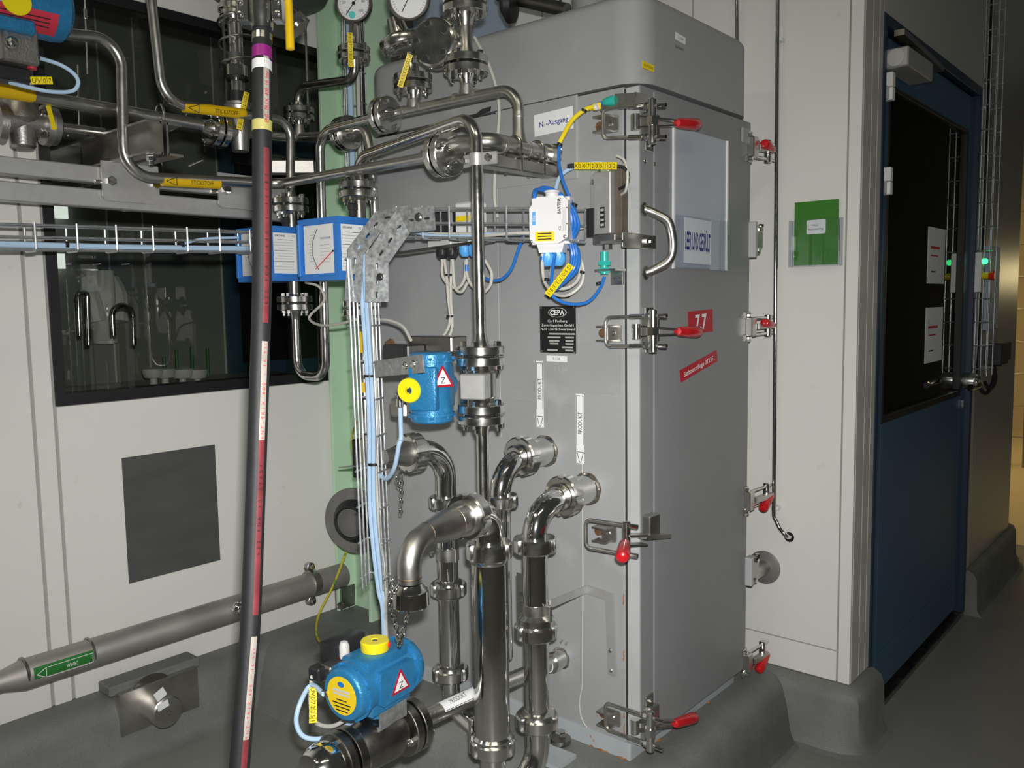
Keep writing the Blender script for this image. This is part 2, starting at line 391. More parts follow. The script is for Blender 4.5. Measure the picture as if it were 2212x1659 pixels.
# ---- right panel wall
wr = struct(slab('wall_right', XR+.012, XR+.10, YD+.012, YL+.09, .2, 3.6, 'joint'))
for y0, y1, z0, z1 in ((YD, .908, .205, 3.6), (.911, 1.42, .305, 3.6), (.911, 1.42, .205, .301), (1.424, 2.05, .205, 3.6), (2.054, YL, .205, 3.6)):
    slab('panel', XR, XR+.012, y0+.001, y1-.001, z0, z1, 'white_panel', wr, bev=.001)
# ---- door wall
wd = struct(MB().box((2.70, YD+.06, 1.9), (.15, .09, 3.4)).box((3.40, YD+.06, 2.93), (1.28, .09, 1.34)).box((4.5, YD+.06, 1.83), (.92, .09, 3.54)).build('wall_back', 'joint'))
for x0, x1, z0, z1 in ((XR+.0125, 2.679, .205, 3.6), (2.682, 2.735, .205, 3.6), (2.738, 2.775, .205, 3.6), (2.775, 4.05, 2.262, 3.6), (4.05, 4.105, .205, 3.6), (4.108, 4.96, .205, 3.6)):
    slab('panel', x0, x1, YD, YD+.013, z0, z1, 'panel_metal' if x0 > 4.1 else 'panel_shaded', wd, bev=.001)
# ---- concrete plinths: profile swept along the walls (off = distance out from the wall, z)
def plinth(name, pts, prof, m='concrete'):
    """pts: plan polyline (x,y), outward on the right hand side of travel"""
    P = [Vector((x, y, 0)) for x, y in pts]; N = len(P); offs = []
    for i in range(N):
        ns = []
        for a, b in ((i-1, i), (i, i+1)):
            if a >= 0 and b < N: d = (P[b]-P[a]).normalized(); ns.append(Vector((d.y, -d.x, 0)))
        n = sum(ns, Vector()).normalized(); offs.append(n/(n.dot(ns[0])))
    b = MB(); vs = []; fs = []; k = len(prof)
    for p, o in zip(P, offs): vs += [p+o*s+EZ*z for s, z in prof]
    for i in range(N-1):
        for j in range(k-1): fs.append([i*k+j, i*k+j+1, (i+1)*k+j+1, (i+1)*k+j])
    fs.append(list(range(k))); fs.append([(N-1)*k+j for j in range(k)])
    return struct(b._add(vs, fs).build(name, m, ang=40))
PR = [(-.06, -.01), (-.06, .205), (.0, .205), (.022, .203), (.05, .19), (.068, .168), (.078, .135), (.086, .03), (.10, .008), (.125, 0), (.125, -.01)]
plinth('baseboard_left', [(-1.5, YL-.03), (1.75, YL-.03)][::1], PR)
PR2 = [(-.10, -.01), (-.10, .204), (-.02, .204), (.006, .20), (.028, .185), (.038, .16), (.042, .03), (.055, .006), (.075, 0), (.075, -.01)]
plinth('baseboard_right', [(XR-.012, 1.6), (XR-.012, 1.55), (XR-.012, .93), (XR-.006, .888), (XR+.006, .868), (XR+.028, YD-.008), (2.72, YD-.008), (2.79, YD-.008)], PR2)
plinth('baseboard_back', [(4.06, YD-.008), (4.9, YD-.008), (5.06, YD+.02), (5.06, YD+.7)], PR2)
# machine plinth under cabinet and column
PX = [(-.30, -.01), (-.30, .205), (0, .205), (.06, .20), (.10, .186), (.125, .16), (.15, .10), (.165, .03), (.185, .006), (.21, 0), (.21, -.01)]
vs = []; b = MB()
def ringpts(o): return [(1.76-o, 2.72), (1.76-o, 1.118-o*.42+.02), (1.76-o*.86, 1.118-o*.55), (1.76-o*.5, 1.118-o*.62), (2.50+o*.04, 1.118-o*.62), (2.56, 1.125-o*.62+.02), (2.585, 1.4), (2.585, 2.72)]
prof = [(0, .205), (.06, .20), (.10, .186), (.125, .16), (.15, .10), (.165, .03), (.185, .006), (.21, 0), (.21, -.01)]
for o, z in prof: vs += [Vector((x, y, z)) for x, y in ringpts(o)]
n = 8; fs = [list(range(n))]
for i in range(len(prof)-1):
    for j in range(n): fs.append([i*n+j, i*n+(j+1) % n, (i+1)*n+(j+1) % n, (i+1)*n+j])
mp = b._add(vs, fs).build('machine_plinth', 'concrete', ang=30)
struct(mp); mp.name = 'trim_1'
# ---- blue glazed door
d1 = link('door_1', None, (3.4, YD, 0)); d1['kind'] = 'structure'
DY = YD+.018
def dbox(name, x0, x1, z0, z1, m, y0=DY, y1=DY+.05, par=d1, bev=.002): return slab(name, x0, x1, y0, y1, z0, z1, m, par, bev)
dbox('frame', 2.775, 2.80, .02, 2.262, 'door_frame_blue', YD-.004, YD+.09); dbox('frame', 4.02, 4.05, .02, 2.262, 'door_frame_blue', YD-.004, YD+.09)
dbox('frame', 2.80, 4.02, 2.225, 2.262, 'door_frame_blue', YD-.004, YD+.09)
lf = dbox('stile', 2.805, 2.90, .05, 2.215, 'door_blue'); dbox('stile', 3.93, 4.015, .05, 2.215, 'door_blue')
dbox('top_rail', 2.90, 3.93, 2.075, 2.215, 'door_blue'); dbox('lower_panel', 2.90, 3.93, .19, .985, 'door_blue'); dbox('kick_panel', 2.90, 3.93, .05, .186, 'door_blue')
dbox('glazing_bead', 2.90, 3.93, .985, 1.01, 'black', DY-.003, DY+.05); dbox('glazing_bead', 2.90, 2.915, 1.01, 2.075, 'black', DY-.003, DY+.05)
dbox('glazing_bead', 3.915, 3.93, 1.01, 2.075, 'black', DY-.003, DY+.05); dbox('glazing_bead', 2.915, 3.915, 2.06, 2.075, 'black', DY-.003, DY+.05)
dbox('pane', 2.915, 3.915, 1.01, 2.06, 'door_glass', DY+.012, DY+.020, bev=0)
for zc in (2.055, 1.765):                                        # hinges
    h = dbox('hinge', 2.80, 2.838, zc-.042, zc-.002, 'white', DY-.020, DY); dbox('hinge_knuckle', 2.842, 2.868, zc-.042, zc-.002, 'white', DY-.028, DY, par=h); dbox('hinge_knuckle', 2.842, 2.868, zc+.0, zc+.043, 'white', DY-.028, DY, par=h)
h = dbox('pivot', 2.83, 2.87, .05, .12, 'aluminium', DY-.02, DY); MB().cyl((2.85, DY-.012, .125), (2.85, DY-.012, .15), .014).build('pivot_pin', 'plastic_grey', h)
dc = dbox('door_closer', 2.83, 3.10, 2.105, 2.165, 'aluminium', DY-.075, DY, bev=.004)
MB().cyl((2.829, DY-.038, 2.135), (2.827, DY-.038, 2.135), .026).build('end_cap_ring', 'plastic_grey', dc)
MB().bar((2.82, DY-.05, 2.205), (3.35, DY-.03, 2.20), .03, .018).build('closer_arm', 'dark_steel', dc)
lv = MB().lathe((3.965, DY-.055, 1.045), EY, [(0, 0), (0, .03), (.01, .034), (.05, .034), (.055, .03), (.055, 0)], 20).build('lever_rose', 'steel', d1)
MB().sweep(catmull([(3.965, DY-.05, 1.045), (3.92, DY-.075, 1.04), (3.85, DY-.08, 1.035), (3.79, DY-.07, 1.035)], 6), .013, 10).build('lever', 'polished', lv)
dbox('keeper', 3.95, 3.98, .93, .965, 'steel', DY-.012, DY)
dbox('threshold', 2.775, 4.05, .0, .02, 'dark_steel', YD, YD+.08)
# posters stuck on the glass
for (zc, lines, lab) in ((1.555, ('Achtung', ''), 'upper white printed notice stuck on the dark glass of the blue door'), (1.255, ('',), 'lower white printed notice with red lines on the door glass')):
    p = tag(plate('notice', (3.55, DY+.0115, zc), EX, EZ, .235, .21, .001, 'paper', None), lab, 'notice')
    for i, (w, m) in enumerate(((.13, 'ink_red'), (.10, 'ink_red'), (.06, 'ink'))):
        plate('printed_line', (3.53-.01*i, DY+.0103, zc+.03-.03*i-(.03 if i == 2 else 0)), EX, EZ, w, .010 if i == 0 else .005, .0004, m, p)
# ---- room behind the window, seen dimly through the glass
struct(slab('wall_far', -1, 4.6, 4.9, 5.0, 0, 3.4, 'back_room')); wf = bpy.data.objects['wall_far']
for x in (A(320, 700, Y=4.89).x, A(484, 700, Y=4.89).x, A(220, 300, Y=4.89).x): slab('panel_joint', x, x+.008, 4.894, 4.9, .9, 3.2, 'white', wf)
d2 = link('door_2', None, (3.5, 4.88, 0)); d2['kind'] = 'structure'
dx0, dx1 = A(501, 700, Y=4.82).x, A(521, 700, Y=4.82).x
slab('leaf', dx1, dx1+.85, 4.83, 4.88, 0, 1.05, 'door_blue', d2); slab('stile', dx0, dx1, 4.82, 4.89, 0, 2.4, 'door_blue', d2); slab('pane', dx1, dx1+.85, 4.84, 4.86, 1.05, 2.3, 'black', d2); slab('head', dx0, dx1+.85, 4.82, 4.89, 2.4, 2.5, 'door_blue', d2)
w2 = link('window_2', None, (1.1, 4.5, 1)); w2['kind'] = 'structure'
for px0, px1, py0, py1 in ((104, 146, 441, 470), (106, 114, 548, 595), (122, 140, 548, 580)):
    a, c = A(px0, py1, Y=4.85), A(px1, py0, Y=4.85)
    slab('daylight_pane', a.x, c.x, 4.85, 4.87, a.z, c.z, 'daylight', w2)
# far hall beyond the corridor end
fh = struct(slab('wall_end', 10.2, 10.3, .5, 5, 0, 3.6, 'beige_far')); struct(slab('wall_dark_reflect', 10.2, 10.3, -4, .5, 0, 3.6, 'vent_grey'))  # dark part added out of view so the door glass mirrors less beige
struct(slab('floor_hall', 5.4, 10.2, .6, 3.2, .0, .004, 'beige_far')); bpy.data.objects['floor_hall'].name = 'floor_1'
struct(slab('wall_light_block', 5.2, 5.26, .98, 4.9, 0, 3.4, 'vent_grey'))  # added partition blocking hall light behind the door glass
hl = MB().box((10.17, -.09, 1.62), (.05, .45, .22), bev=.01).build('wall_lamp', 'lamp_warm'); tag(hl, 'warm glowing lamp in the hall at the far right', 'lamp')
# ================================================================= centrifuge cabinet
XC, YC = 1.805, 1.128                  # left face, door face
XE, YE = 2.416, 2.13
cab = thing('centrifuge_cabinet', 'tall grey steel centrifuge cabinet with rounded hood and clamped door', 'machine cabinet', (2.11, 1.63, .205))
NX, NY = -EX, -EY
def rbox(x0, x1, y0, y1, z0, z1, r, top=0, n=6, bot=0):
    """box with rounded vertical edges and a rounded top rim"""
    b = MB(); w, h = x1-x0, y1-y0; lv = [(z0, 0)]
    if top:
        lv = [(z0, 0)]+[(z1-top+top*math.sin(math.radians(90*i/n)), top*(1-math.cos(math.radians(90*i/n)))) for i in range(n+1)]
    else: lv.append((z1, 0))
    rings = []
    for z, ins in lv:
        k = len(b.v); pts = rrect(w-2*ins, h-2*ins, max(.004, r-ins*.6), n); b.v += [Vector(((x0+x1)/2+x, (y0+y1)/2+y, z)) for x, y in pts]; rings.append(list(range(k, k+len(pts))))
    for a, c in zip(rings, rings[1:]):
        m = len(a)
        for i in range(m): b.f.append([a[i], a[(i+1) % m], c[(i+1) % m], c[i]])
    b.f.append(rings[0][::-1]); b.f.append(rings[-1]); return b
body = rbox(XC, XE-.01, 1.1740, YE, .25, 1.921, .003).build('body', 'cab_paint', cab)
hood = rbox(XC-.004, XE+.002, YC-.004, YE+.003, 1.928, 2.145, .075, top=.028, n=8).build('hood', 'cab_paint', cab)
MB().box(((XC+XE)/2, (YC+YE)/2+.02, 1.925), (XE-XC-.03, YE-YC-.08, .012)).build('hood_gasket', 'gasket', cab)
gk = MB()
pts = [A(*p, X=XC-.003) for p in ((945, 270), (968, 263), (1000, 252), (1030, 246), (1042, 236), (1062, 230), (1060, 240), (1038, 248), (1028, 254), (1000, 258), (960, 268))]
k = len(gk.v); gk.v += pts+[p-EX*.003 for p in pts]; m_ = len(pts); gk.f += [list(range(m_)), list(range(m_, 2*m_))]+[[i, (i+1) % m_, (i+1) % m_+m_, i+m_] for i in range(m_)]
gk.build('hood_gasket', 'gasket', cab, label='black gasket squeezed out below the hood edge')
MB().cyl((2.20, 1.55, 2.14), (2.20, 1.55, 2.45), .055, n=24).build('exhaust_stub', 'cab_paint', cab)
# base frame on the plinth
bf = rbox(XC-.004, XE-.012, YC+.03, YE, .19, .252, .006).build('base_frame', 'base_paint', cab)
for y0, y1 in ((1.165, 1.20), (1.225, 1.262), (1.275, 1.285), (1.42, 1.46), (1.52, 1.535)):
    MB().tube([V(XC-.006, y0+(y1-y0)*i/6, .2055+.0015*math.sin(i*2.1)) for i in range(7)], [.001, .0028, .0022, .0034, .002, .0028, .001], 0, 6).build('rust_stain', 'rust_orange', bf)
for x0, x1 in ((1.87, 1.90), (1.93, 1.955), (2.02, 2.04), (2.10, 2.15), (2.22, 2.235)):
    MB().tube([V(x0+(x1-x0)*i/6, YC+.027, .2055+.0015*math.sin(i*2.1)) for i in range(7)], [.001, .0028, .0022, .0034, .002, .0028, .001], 0, 6).build('rust_stain', 'rust_orange', bf)
for z0, z1 in ((.262, .30), (.315, .33), (.47, .50), (.62, .65)):
    MB().tube([V(XC-.0008, 1.1785+.001*math.sin(i*2), z0+(z1-z0)*i/6) for i in range(7)], [.0006, .0018, .0012, .002, .0012, .0016, .0006], 0, 6).build('rust_stain', 'rust_orange', bf)
lug = MB().prism([(-.05, 0), (.05, 0), (.05, .012), (-.05, .012)], V(XC-.075, 1.33, .20), -EY, EZ, .08).build('foot_lug', 'base_paint', cab)
bolt(V(XC-.05, 1.35, .225), EZ, .016, lug); MB().cyl((XC-.05, 1.35, .212), (XC-.05, 1.35, .225), .028).build('washer', 'dark_steel', lug)
# door
XG = A(1411, 800, Y=YC).x
dr = rbox(XC, XE, YC, YC+.038, .255, 1.918, .003).build('door', 'door_paint', cab)
sk = rbox(XG, XE-.006, YC-.003, YC+.002, .26, 1.912, .002).build('door_skin', 'door_paint', cab)
slab('door_side_strip', XC-.002, XC+.003, YC+.001, YC+.037, .257, 1.916, 'cab_light', dr)
slab('door_gap_shade', XC+.0025, XE-.03, YC+.0382, YC+.0458, .26, 1.915, 'gasket', dr)  # dark filler, nearly flush, standing in for shade in the open gap
# left-face sheet metal
def lplate(name, c0, c1, m='cab_paint', th=.002, x=XC, label=None, par=None):
    a, c = A(*c0, X=x), A(*c1, X=x); return plate(name, V(x, (a.y+c.y)/2, (a.z+c.z)/2), -EY, EZ, abs(a.y-c.y), abs(a.z-c.z), th, m, par or cab, label)
lplate('cover_plate', (1072, 242), (1247, 385), th=.003)
lplate('seam_strip', (1246, 205), (1250, 384), 'cab_light', .0045)
lplate('side_sheet', (1078, 420), (1340, 852), th=.0015)
lplate('side_sheet', (1083, 862), (1255, 1540), th=.0015)
MB().tube([A(1258, 1000, X=XC-.002), A(1259, 1260, X=XC-.002), A(1258, 1480, X=XC-.002)], .0016, 0, 6).build('sealant_bead', 'cable_grey', cab)
MB().cable([A(1258, 1480, X=XC-.002), A(1252, 1520, X=XC-.002), A(1258, 1555, X=XC-.002), A(1281, 1590, X=XC-.002)], .0016, 6).build('sealant_bead', 'cable_grey', cab)
MB().tube([A(1074, 330, X=XC-.001), A(1076, 600, X=XC-.001), A(1083, 945, X=XC-.001)], .0011, 0, 6).build('sealant_bead', 'cab_light', cab)
# flat strap bent over the corner of the pipe bracket
P = [A(*p, X=XC-.006) for p in ((1266, 1273), (1316, 1289), (1334, 1455))]
st = MB().bar(P[0]+EZ*0, P[1], .005, .022, bev=0).bar(P[1]+EZ*.01-EX*.0012, A(1322, 1458, X=XC-.0072), .022, .005, up=EX).build('bracket_strap', 'aluminium', cab)
for p in ((1318, 1406), (1320, 1449)): bolt(A(*p, X=XC-.009), NX, .006, st, SCREW, 'screw')
MB().bar(A(1188, 1305, X=1.60), P[0], .004, .020).build('bracket_arm', 'aluminium', st)
# ---- plates and stickers on the left face
def sticker(name, pc, w, h, m, face='L', rot=0, par=None, th=.0012, label=None):
    if face == 'L': o, ux, uy = A(*pc, X=XC-.0020), -EY, EZ
    else: o, ux, uy = A(*pc, Y=YC-.0032), EX, EZ
    c, s = math.cos(math.radians(rot)), math.sin(math.radians(rot)); ux, uy = ux*c+uy*s, uy*c-ux*s
    return plate(name, o, ux, uy, w, h, th, m, par or cab, label), o+ux.cross(uy)*th, ux, uy
def pxs(a, b, face='L'):
    p, q = (A(*a, X=XC), A(*b, X=XC)) if face == 'L' else (A(*a, Y=YC), A(*b, Y=YC)); return (p-q).length
w, h = pxs((1166, 710), (1243, 713)), pxs((1205, 662), (1205, 763))
s, o, ux, uy = sticker('maker_plate', (1205, 712), w, h, 'black', label='black maker plate with an oval emblem and filled-in fields')
el = [(w*.26*math.cos(2*math.pi*i/28), h*.105*math.sin(2*math.pi*i/28)) for i in range(28)]
MB().prism(el, o+uy*h*.365, ux, uy, .0006).build('emblem', 'plate_grey', s); MB().prism([(x*.9, y*.86) for x, y in el], o+uy*h*.365, ux, uy, .0008).build('emblem', 'black', s)
text('CEPA', o+uy*h*.365+NX*.0006, ux, uy, h*.105, 'white', s, w=w*.40, bold=.02)
for i, (t, ww) in enumerate((('Carl Padberg', .55), ('Zentrifugenbau GmbH', .9), ('7630 Lahr/Schwarzwald', .97))): text(t, o+uy*h*(.185-.088*i), ux, uy, h*.052, 'white', s, w=w*ww)
for fx, fy, fw in ((.12, -.09, .72), (-.1, -.165, .36), (.33, -.165, .24), (-.1, -.24, .30), (.33, -.24, .22), (-.1, -.30, .24), (.33, -.30, .22), (.27, -.375, .3), (-.15, -.44, .3), (.32, -.44, .22)):
    plate('filled_field', o+ux*w*fx+uy*h*fy, ux, uy, w*fw, h*.034, .0005, 'plate_grey', s)
for fx in (-.46, .46):
    for fy in (-.47, .47): bolt(o+ux*w*fx+uy*h*fy, NX, .003, s, SCREW, 'rivet')
s, o, ux, uy = sticker('small_label', (1203, 775), pxs((1182, 775), (1226, 775)), pxs((1203, 769), (1203, 782)), 'label_white'); text('S 1.04', o, ux, uy, .007, 'ink', s)
s, o, ux, uy = sticker('black_label', (1206, 640), pxs((1180, 640), (1228, 640)), .010, 'black'); text('DREHRICHTUNG', o, ux, uy, .005, 'plate_grey', s, w=.045)
text('S 1.04', A(1211, 797, X=XC-.002), -EY, EZ, .014, 'plate_grey', cab, name='pencil_note')
text('Aus', A(1212, 1386, X=XC-.002), -EY*.5+EZ*.9, EY*.9+EZ*.5, .007, 'ink', cab, name='pen_note'); text('Ein', A(1223, 1390, X=XC-.002), -EY*.4+EZ*.9, EY*.9+EZ*.4, .007, 'ink', cab, name='pen_note')
for top, bot in (((1166, 780), (1167, 923)), ((1253, 851), (1254, 1001))):
    c = ((top[0]+bot[0])/2, (top[1]+bot[1])/2); h = pxs(top, bot); w = h*.135
    s, o, ux, uy = sticker('flow_label', c, w, h, 'label_white', label='white PRODUKT flow label with a downward arrow')
    for dx in (-.42, .42): plate('border_line', o+ux*w*dx+uy*h*.12, ux, uy, w*.05, h*.70, .0004, 'ink', s)
    for dy in (.47, -.335): plate('border_line', o+uy*h*dy, ux, uy, w*.88, h*.008, .0004, 'ink', s)
    for sg in (-1, 1): MB().bar(o+ux*w*.42*sg-uy*h*.335+NX*.0004, o+ux*w*.08*sg-uy*h*.485+NX*.0004, .0012, .0006, up=NX).build('border_line', 'ink', s)
    MB().bar(o-ux*w*.09-uy*h*.485+NX*.0004, o+ux*w*.09-uy*h*.485+NX*.0004, .0012, .0006, up=NX).build('border_line', 'ink', s)
    text('PRODUKT', o+uy*h*.08, uy, -ux, w*.52, 'ink', s, w=h*.31)
s, o, ux, uy = sticker('outlet_label', (1196, 263), pxs((1154, 263), (1237, 263)), pxs((1196, 240), (1196, 288)), 'label_white', rot=2)
text('N', o-ux*.040, ux, uy, .013, 'ink_blue', s, bold=.012); text('2', o-ux*.0305-uy*.004, ux, uy, .006, 'ink_blue', s); text('-Ausgang', o+ux*.012, ux, uy, .013, 'ink_blue', s, w=.072, bold=.012)
# ---- stickers on the door
def dsz(a, b): return pxs(a, b, 'R')
s, o, ux, uy = sticker('number_sign', (1513, 695), dsz((1487, 695), (1540, 695)), dsz((1513, 670), (1513, 719)), 'sign_red', 'R', rot=2, label='red number sign reading 7.7')
text('7.7', o, ux, uy, .040, 'white', s, w=.064, bold=.028)
s, o, ux, uy = sticker('name_sign', (1510, 790), dsz((1459, 797), (1562, 783)), dsz((1510, 774), (1510, 806)), 'sign_red', 'R', rot=-.5, label='red name sign in white letters')
# the sign was stuck on crooked
s.rotation_euler = (0, math.radians(-12), 0)
c12, s12 = math.cos(math.radians(12)), math.sin(math.radians(12)); ux2, uy2 = EX*c12+EZ*s12, EZ*c12-EX*s12
bpy.data.objects.remove(s); s = plate('name_sign', A(1510, 790, Y=YC-.0032), ux2, uy2, .212, .033, .0012, 'sign_red', cab, 'red name sign in white letters')
text('Stabzentrifuge 072351', A(1510, 790, Y=YC-.0032)+NY*.0012, ux2, uy2, .013, 'white', s, w=.175, bold=.012)
s, o, ux, uy = sticker('small_label', (1469, 83), .052, .018, 'label_white', 'R', rot=-4); text('S 1.04', o, ux, uy, .007, 'ink', s)
text('Gul Photon 1', A(1468, 103, Y=YC-.005), EX, EZ, .008, 'ink', cab, w=.045, name='pen_note')
s, o, ux, uy = sticker('small_label', (1400, 144), .052, .016, 'tag_yellow', 'R', rot=-2); text('GS 07235101', o, ux, uy, .006, 'ink', s, w=.042)
# ---- grab handle with flat feet
h0, h1 = A(1392, 452, Y=YC-.004), A(1395, 590, Y=YC-.004)
gh = MB().sweep(catmull([h0, h0+V(.012, -.016, -.008), h0+V(.026, -.048, -.028), h0+V(.031, -.058, -.058), h1+V(.031, -.058, .058), h1+V(.026, -.048, .028), h1+V(.012, -.016, .008), h1], 6), .0110, 14).build('grab_handle', 'brushed', dr)
for q in (h0, h1):
    MB().lathe(q+NY*-.001, NY, [(0, .017), (.004, .017), (.006, .014), (.006, 0)], 20).build('handle_foot', 'brushed', gh)
    for dz in (-.007, .007): bolt(q+NY*.005+EZ*dz+EX*.004*(-1 if dz > 0 else 1), NY, .0042, gh, SCREW, 'screw')
for p in ((1393, 349), (1414, 354)): bolt(A(*p, Y=YC-.003), NY, .0055, dr, SCREW, 'screw')
# lock bracket from door edge to the safety switch
q0, q1 = A(1343, 519, Y=YC-.0075), A(1416, 523, Y=YC-.0075)
lb = MB().box((q0+q1)/2, ((q1-q0).x, .005, .036), bev=.002).box(V((q0.x+A(1293, 517, Y=YC+.06).x)/2, YC+.02, q0.z-.002), (abs(q0.x-A(1293, 517, Y=YC+.06).x)+.01, .06, .006)).build('lock_bracket', 'brushed', dr)
for p in ((1394, 521), (1406, 522)): bolt(A(*p, Y=YC-.010), NY, .006, lb)
# ---- safety interlock switch on the left face
sw0 = A(1310, 440, X=XC-.03)
sw = MB().box(V(XC-.026, sw0.y, sw0.z-.0), (.05, .050, .150), bev=.002).build('interlock_switch', 'aluminium', cab, label='aluminium interlock switch with black contact block')
MB().box(V(XC-.016, sw0.y-.036, sw0.z), (.03, .018, .172), bev=.001).build('switch_side', 'brown', sw)
MB().box(V(XC-.02, sw0.y+.032, sw0.z+.03), (.036, .018, .085), bev=.001).build('switch_plate', 'aluminium', sw)
MB().box(V(XC-.03, sw0.y+.035, sw0.z-.045), (.046, .030, .070), bev=.003).build('contact_block', 'black_plastic', sw)
MB().box(V(XC-.026, sw0.y-.008, sw0.z-.088), (.058, .066, .022), bev=.002).build('switch_foot', 'satin', sw)
MB().cyl(V(XC-.028, sw0.y-.002, sw0.z-.099), V(XC-.028, sw0.y-.002, sw0.z-.112), .013, n=8).build('plunger', 'steel', sw)
MB().box(V(XC-.024, sw0.y-.002, sw0.z+.082), (.05, .034, .022), bev=.002).build('switch_cap', 'aluminium', sw)
bolt(V(XC-.050, sw0.y+.005, sw0.z+.083), NX, .008, sw, SCREW, 'screw'); bolt(V(XC-.039, sw0.y+.033, sw0.z+.055), NX, .007, sw, SCREW, 'screw')
pl = plate('type_plate', V(XC-.0512, sw0.y-.002, sw0.z-.035), -EY, EZ, .014, .050, .0006, 'black', sw)
for i in range(4): plate('printed_field', V(XC-.052, sw0.y-.002, sw0.z-.017-.012*i), -EY, EZ, .010, .006, .0003, 'plate_grey', pl)
MB().cable([V(XC-.03, sw0.y-.044, sw0.z+.018), V(XC-.05, sw0.y-.07, sw0.z+.025), V(XC-.055, sw0.y-.078, sw0.z+.06), V(XC-.05, sw0.y-.065, sw0.z+.095), V(XC-.05, sw0.y-.045, sw0.z+.108)], .0035, 8).build('sensor_lead', 'cable_grey', sw)
# ---- proximity sensors with brackets
def prox(bp, sp, up):
    b = MB().box(A(*bp, X=XC-.004), (.006, .036, .040), bev=.001).box(A(*bp, X=XC-.03)+EY*.02+EZ*.017, (.05, .06, .005)).build('sensor_bracket', 'brushed', cab)
    p = A(*sp, X=XC-.035)
    s = MB().cyl(p-EZ*.018, p+EZ*.038, .010, n=16).lathe(p-EZ*.012, EZ, [(0, .017), (.010, .017), (.010, .010)], 6).lathe(p+EZ*.004, EZ, [(0, .017), (.010, .017), (.010, .010)], 6).build('proximity_sensor', 'teal', b)
    for dy in (-.008, .008): bolt(A(*bp, X=XC-.008)+EY*dy-EZ*.006, NX, .005, b, SCREW, 'screw')
    return p
PROX1 = prox((1333, 598), (1306, 577), 1)
b = MB().bar(A(1328, 217, X=XC-.03), A(1372, 215, Y=YC-.02), .004, .030).bar(A(1372, 215, Y=YC-.02), A(1405, 222, Y=YC-.005), .004, .034).build('sensor_target', 'brushed', dr)
b = MB().box(A(1316, 232, X=XC-.006), (.008, .05, .016)).build('sensor_bracket', 'brushed', cab)
q0, q1 = A(1301, 222, X=XC-.03), A(1330, 216, X=XC-.03); PROX2 = q0
MB().lathe(q0, q1-q0, [(0, .004), (.004, .007), (.016, .011), (.030, .012), (.036, .012)], 16).build('proximity_sensor', 'teal', b)
# ---- toggle clamps
def grip(p, q, par, w=.0165):
    d = (q-p).normalized(); L = (q-p).length
    prof = [(0, w*.62), (L*.10, w*.84), (L*.6, w*1.0), (L*.9, w*1.04), (L*.97, w*.85), (L, w*.45), (L, 0)]
    return MB().lathe(p, d, prof, 16, rm=lambda a: 1-.10*abs(math.sin(a))).build('grip', 'red_grip', par)
def clamp(E, B, H, par, opened=False, spread=.040):
    """E = bow end at the catch, B = barrel, H = tip of the grip"""
    u = (E-B).normalized(); o = EX*0
    n = (NX+NY).normalized()
    root = MB().box(V(XC+.028, YC-.013, B.z), (.052, .024, .062), bev=.003).build('toggle_clamp', 'brushed', dr, label='steel toggle clamp with a red grip')
    for s in (-1, 1):
        MB().box(V(XC+.034, YC-.004, B.z+s*.044), (.038, .006, .026), bev=.002).build('clamp_foot', 'brushed', root)
        bolt(V(XC+.034, YC-.007, B.z+s*.044), NY, .006, root)
    # u-shaped bow through the barrel
    t = B-u*.030
    MB().tube([t+EZ*spread*.9, E+EZ*spread*.9, E-EZ*spread*.9, t-EZ*spread*.9], .0048, .014, 10).build('bow', 'brushed', root)
    for s in (-1, 1):
        c = B+EZ*s*spread*.9
        MB().cyl(c+u*.026, c+u*.062, .0066, n=12).build('bow_sleeve', 'steel', root); MB().cyl(c-u*.014, c-u*.036, .0058, n=10, ch=.0015).build('thread_end', 'polished', root)
        MB().lathe(c+u*.008, u, [(0, .009), (.010, .009)], 6).build('lock_nut', 'steel', root)
    MB().cyl(B-EZ*(spread+.012), B+EZ*(spread+.012), .0105, n=16, ch=.002).build('barrel', 'steel', root)
    MB().cyl(B-EZ*.010, B+EZ*.010, .0155, n=6).build('barrel_nut', 'polished', root)
    for s in (-1, 1):
        MB().bar(B+u*.045+EZ*s*.013, B+(H-B)*.62+EZ*s*.005, .015, .004).build('lever_plate', 'brushed', root)
    MB().cyl(B+u*.045-EZ*.018, B+u*.045+EZ*.018, .011, n=14).build('pivot', 'steel', root)
    grip(B+(H-B)*.52, H, root)
    return root
def catch(pc):
    p = A(*pc, X=XC-.002)
    c = plate('catch_plate', p, -EY, EZ, .044, .042, .004, 'satin', cab, r=.006)
    for s in (-1, 1): MB().box(p+V(-.018, .012, s*.018), (.032, .042, .004)).build('catch_hook', 'satin', c)
    bolt(p+NX*.004, NX, .007, c, SCREW, 'screw'); MB().lathe(p+EY*.034, NX, [(0, .012), (.004, .012), (.004, 0)], 8).build('catch_ear', 'rust', c)
for e, bq, hq in (((1303, 266), (1409, 262), (1508, 269)), ((1309, 717), (1411, 715), (1509, 717)), ((1308, 1546), (1405, 1580), (1502, 1549))):
    clamp(A(*e, X=XC-.035), A(*bq, Y=YC-.05), A(*hq, Y=YC-.045), dr); catch((e[0]+18, e[1]+3))
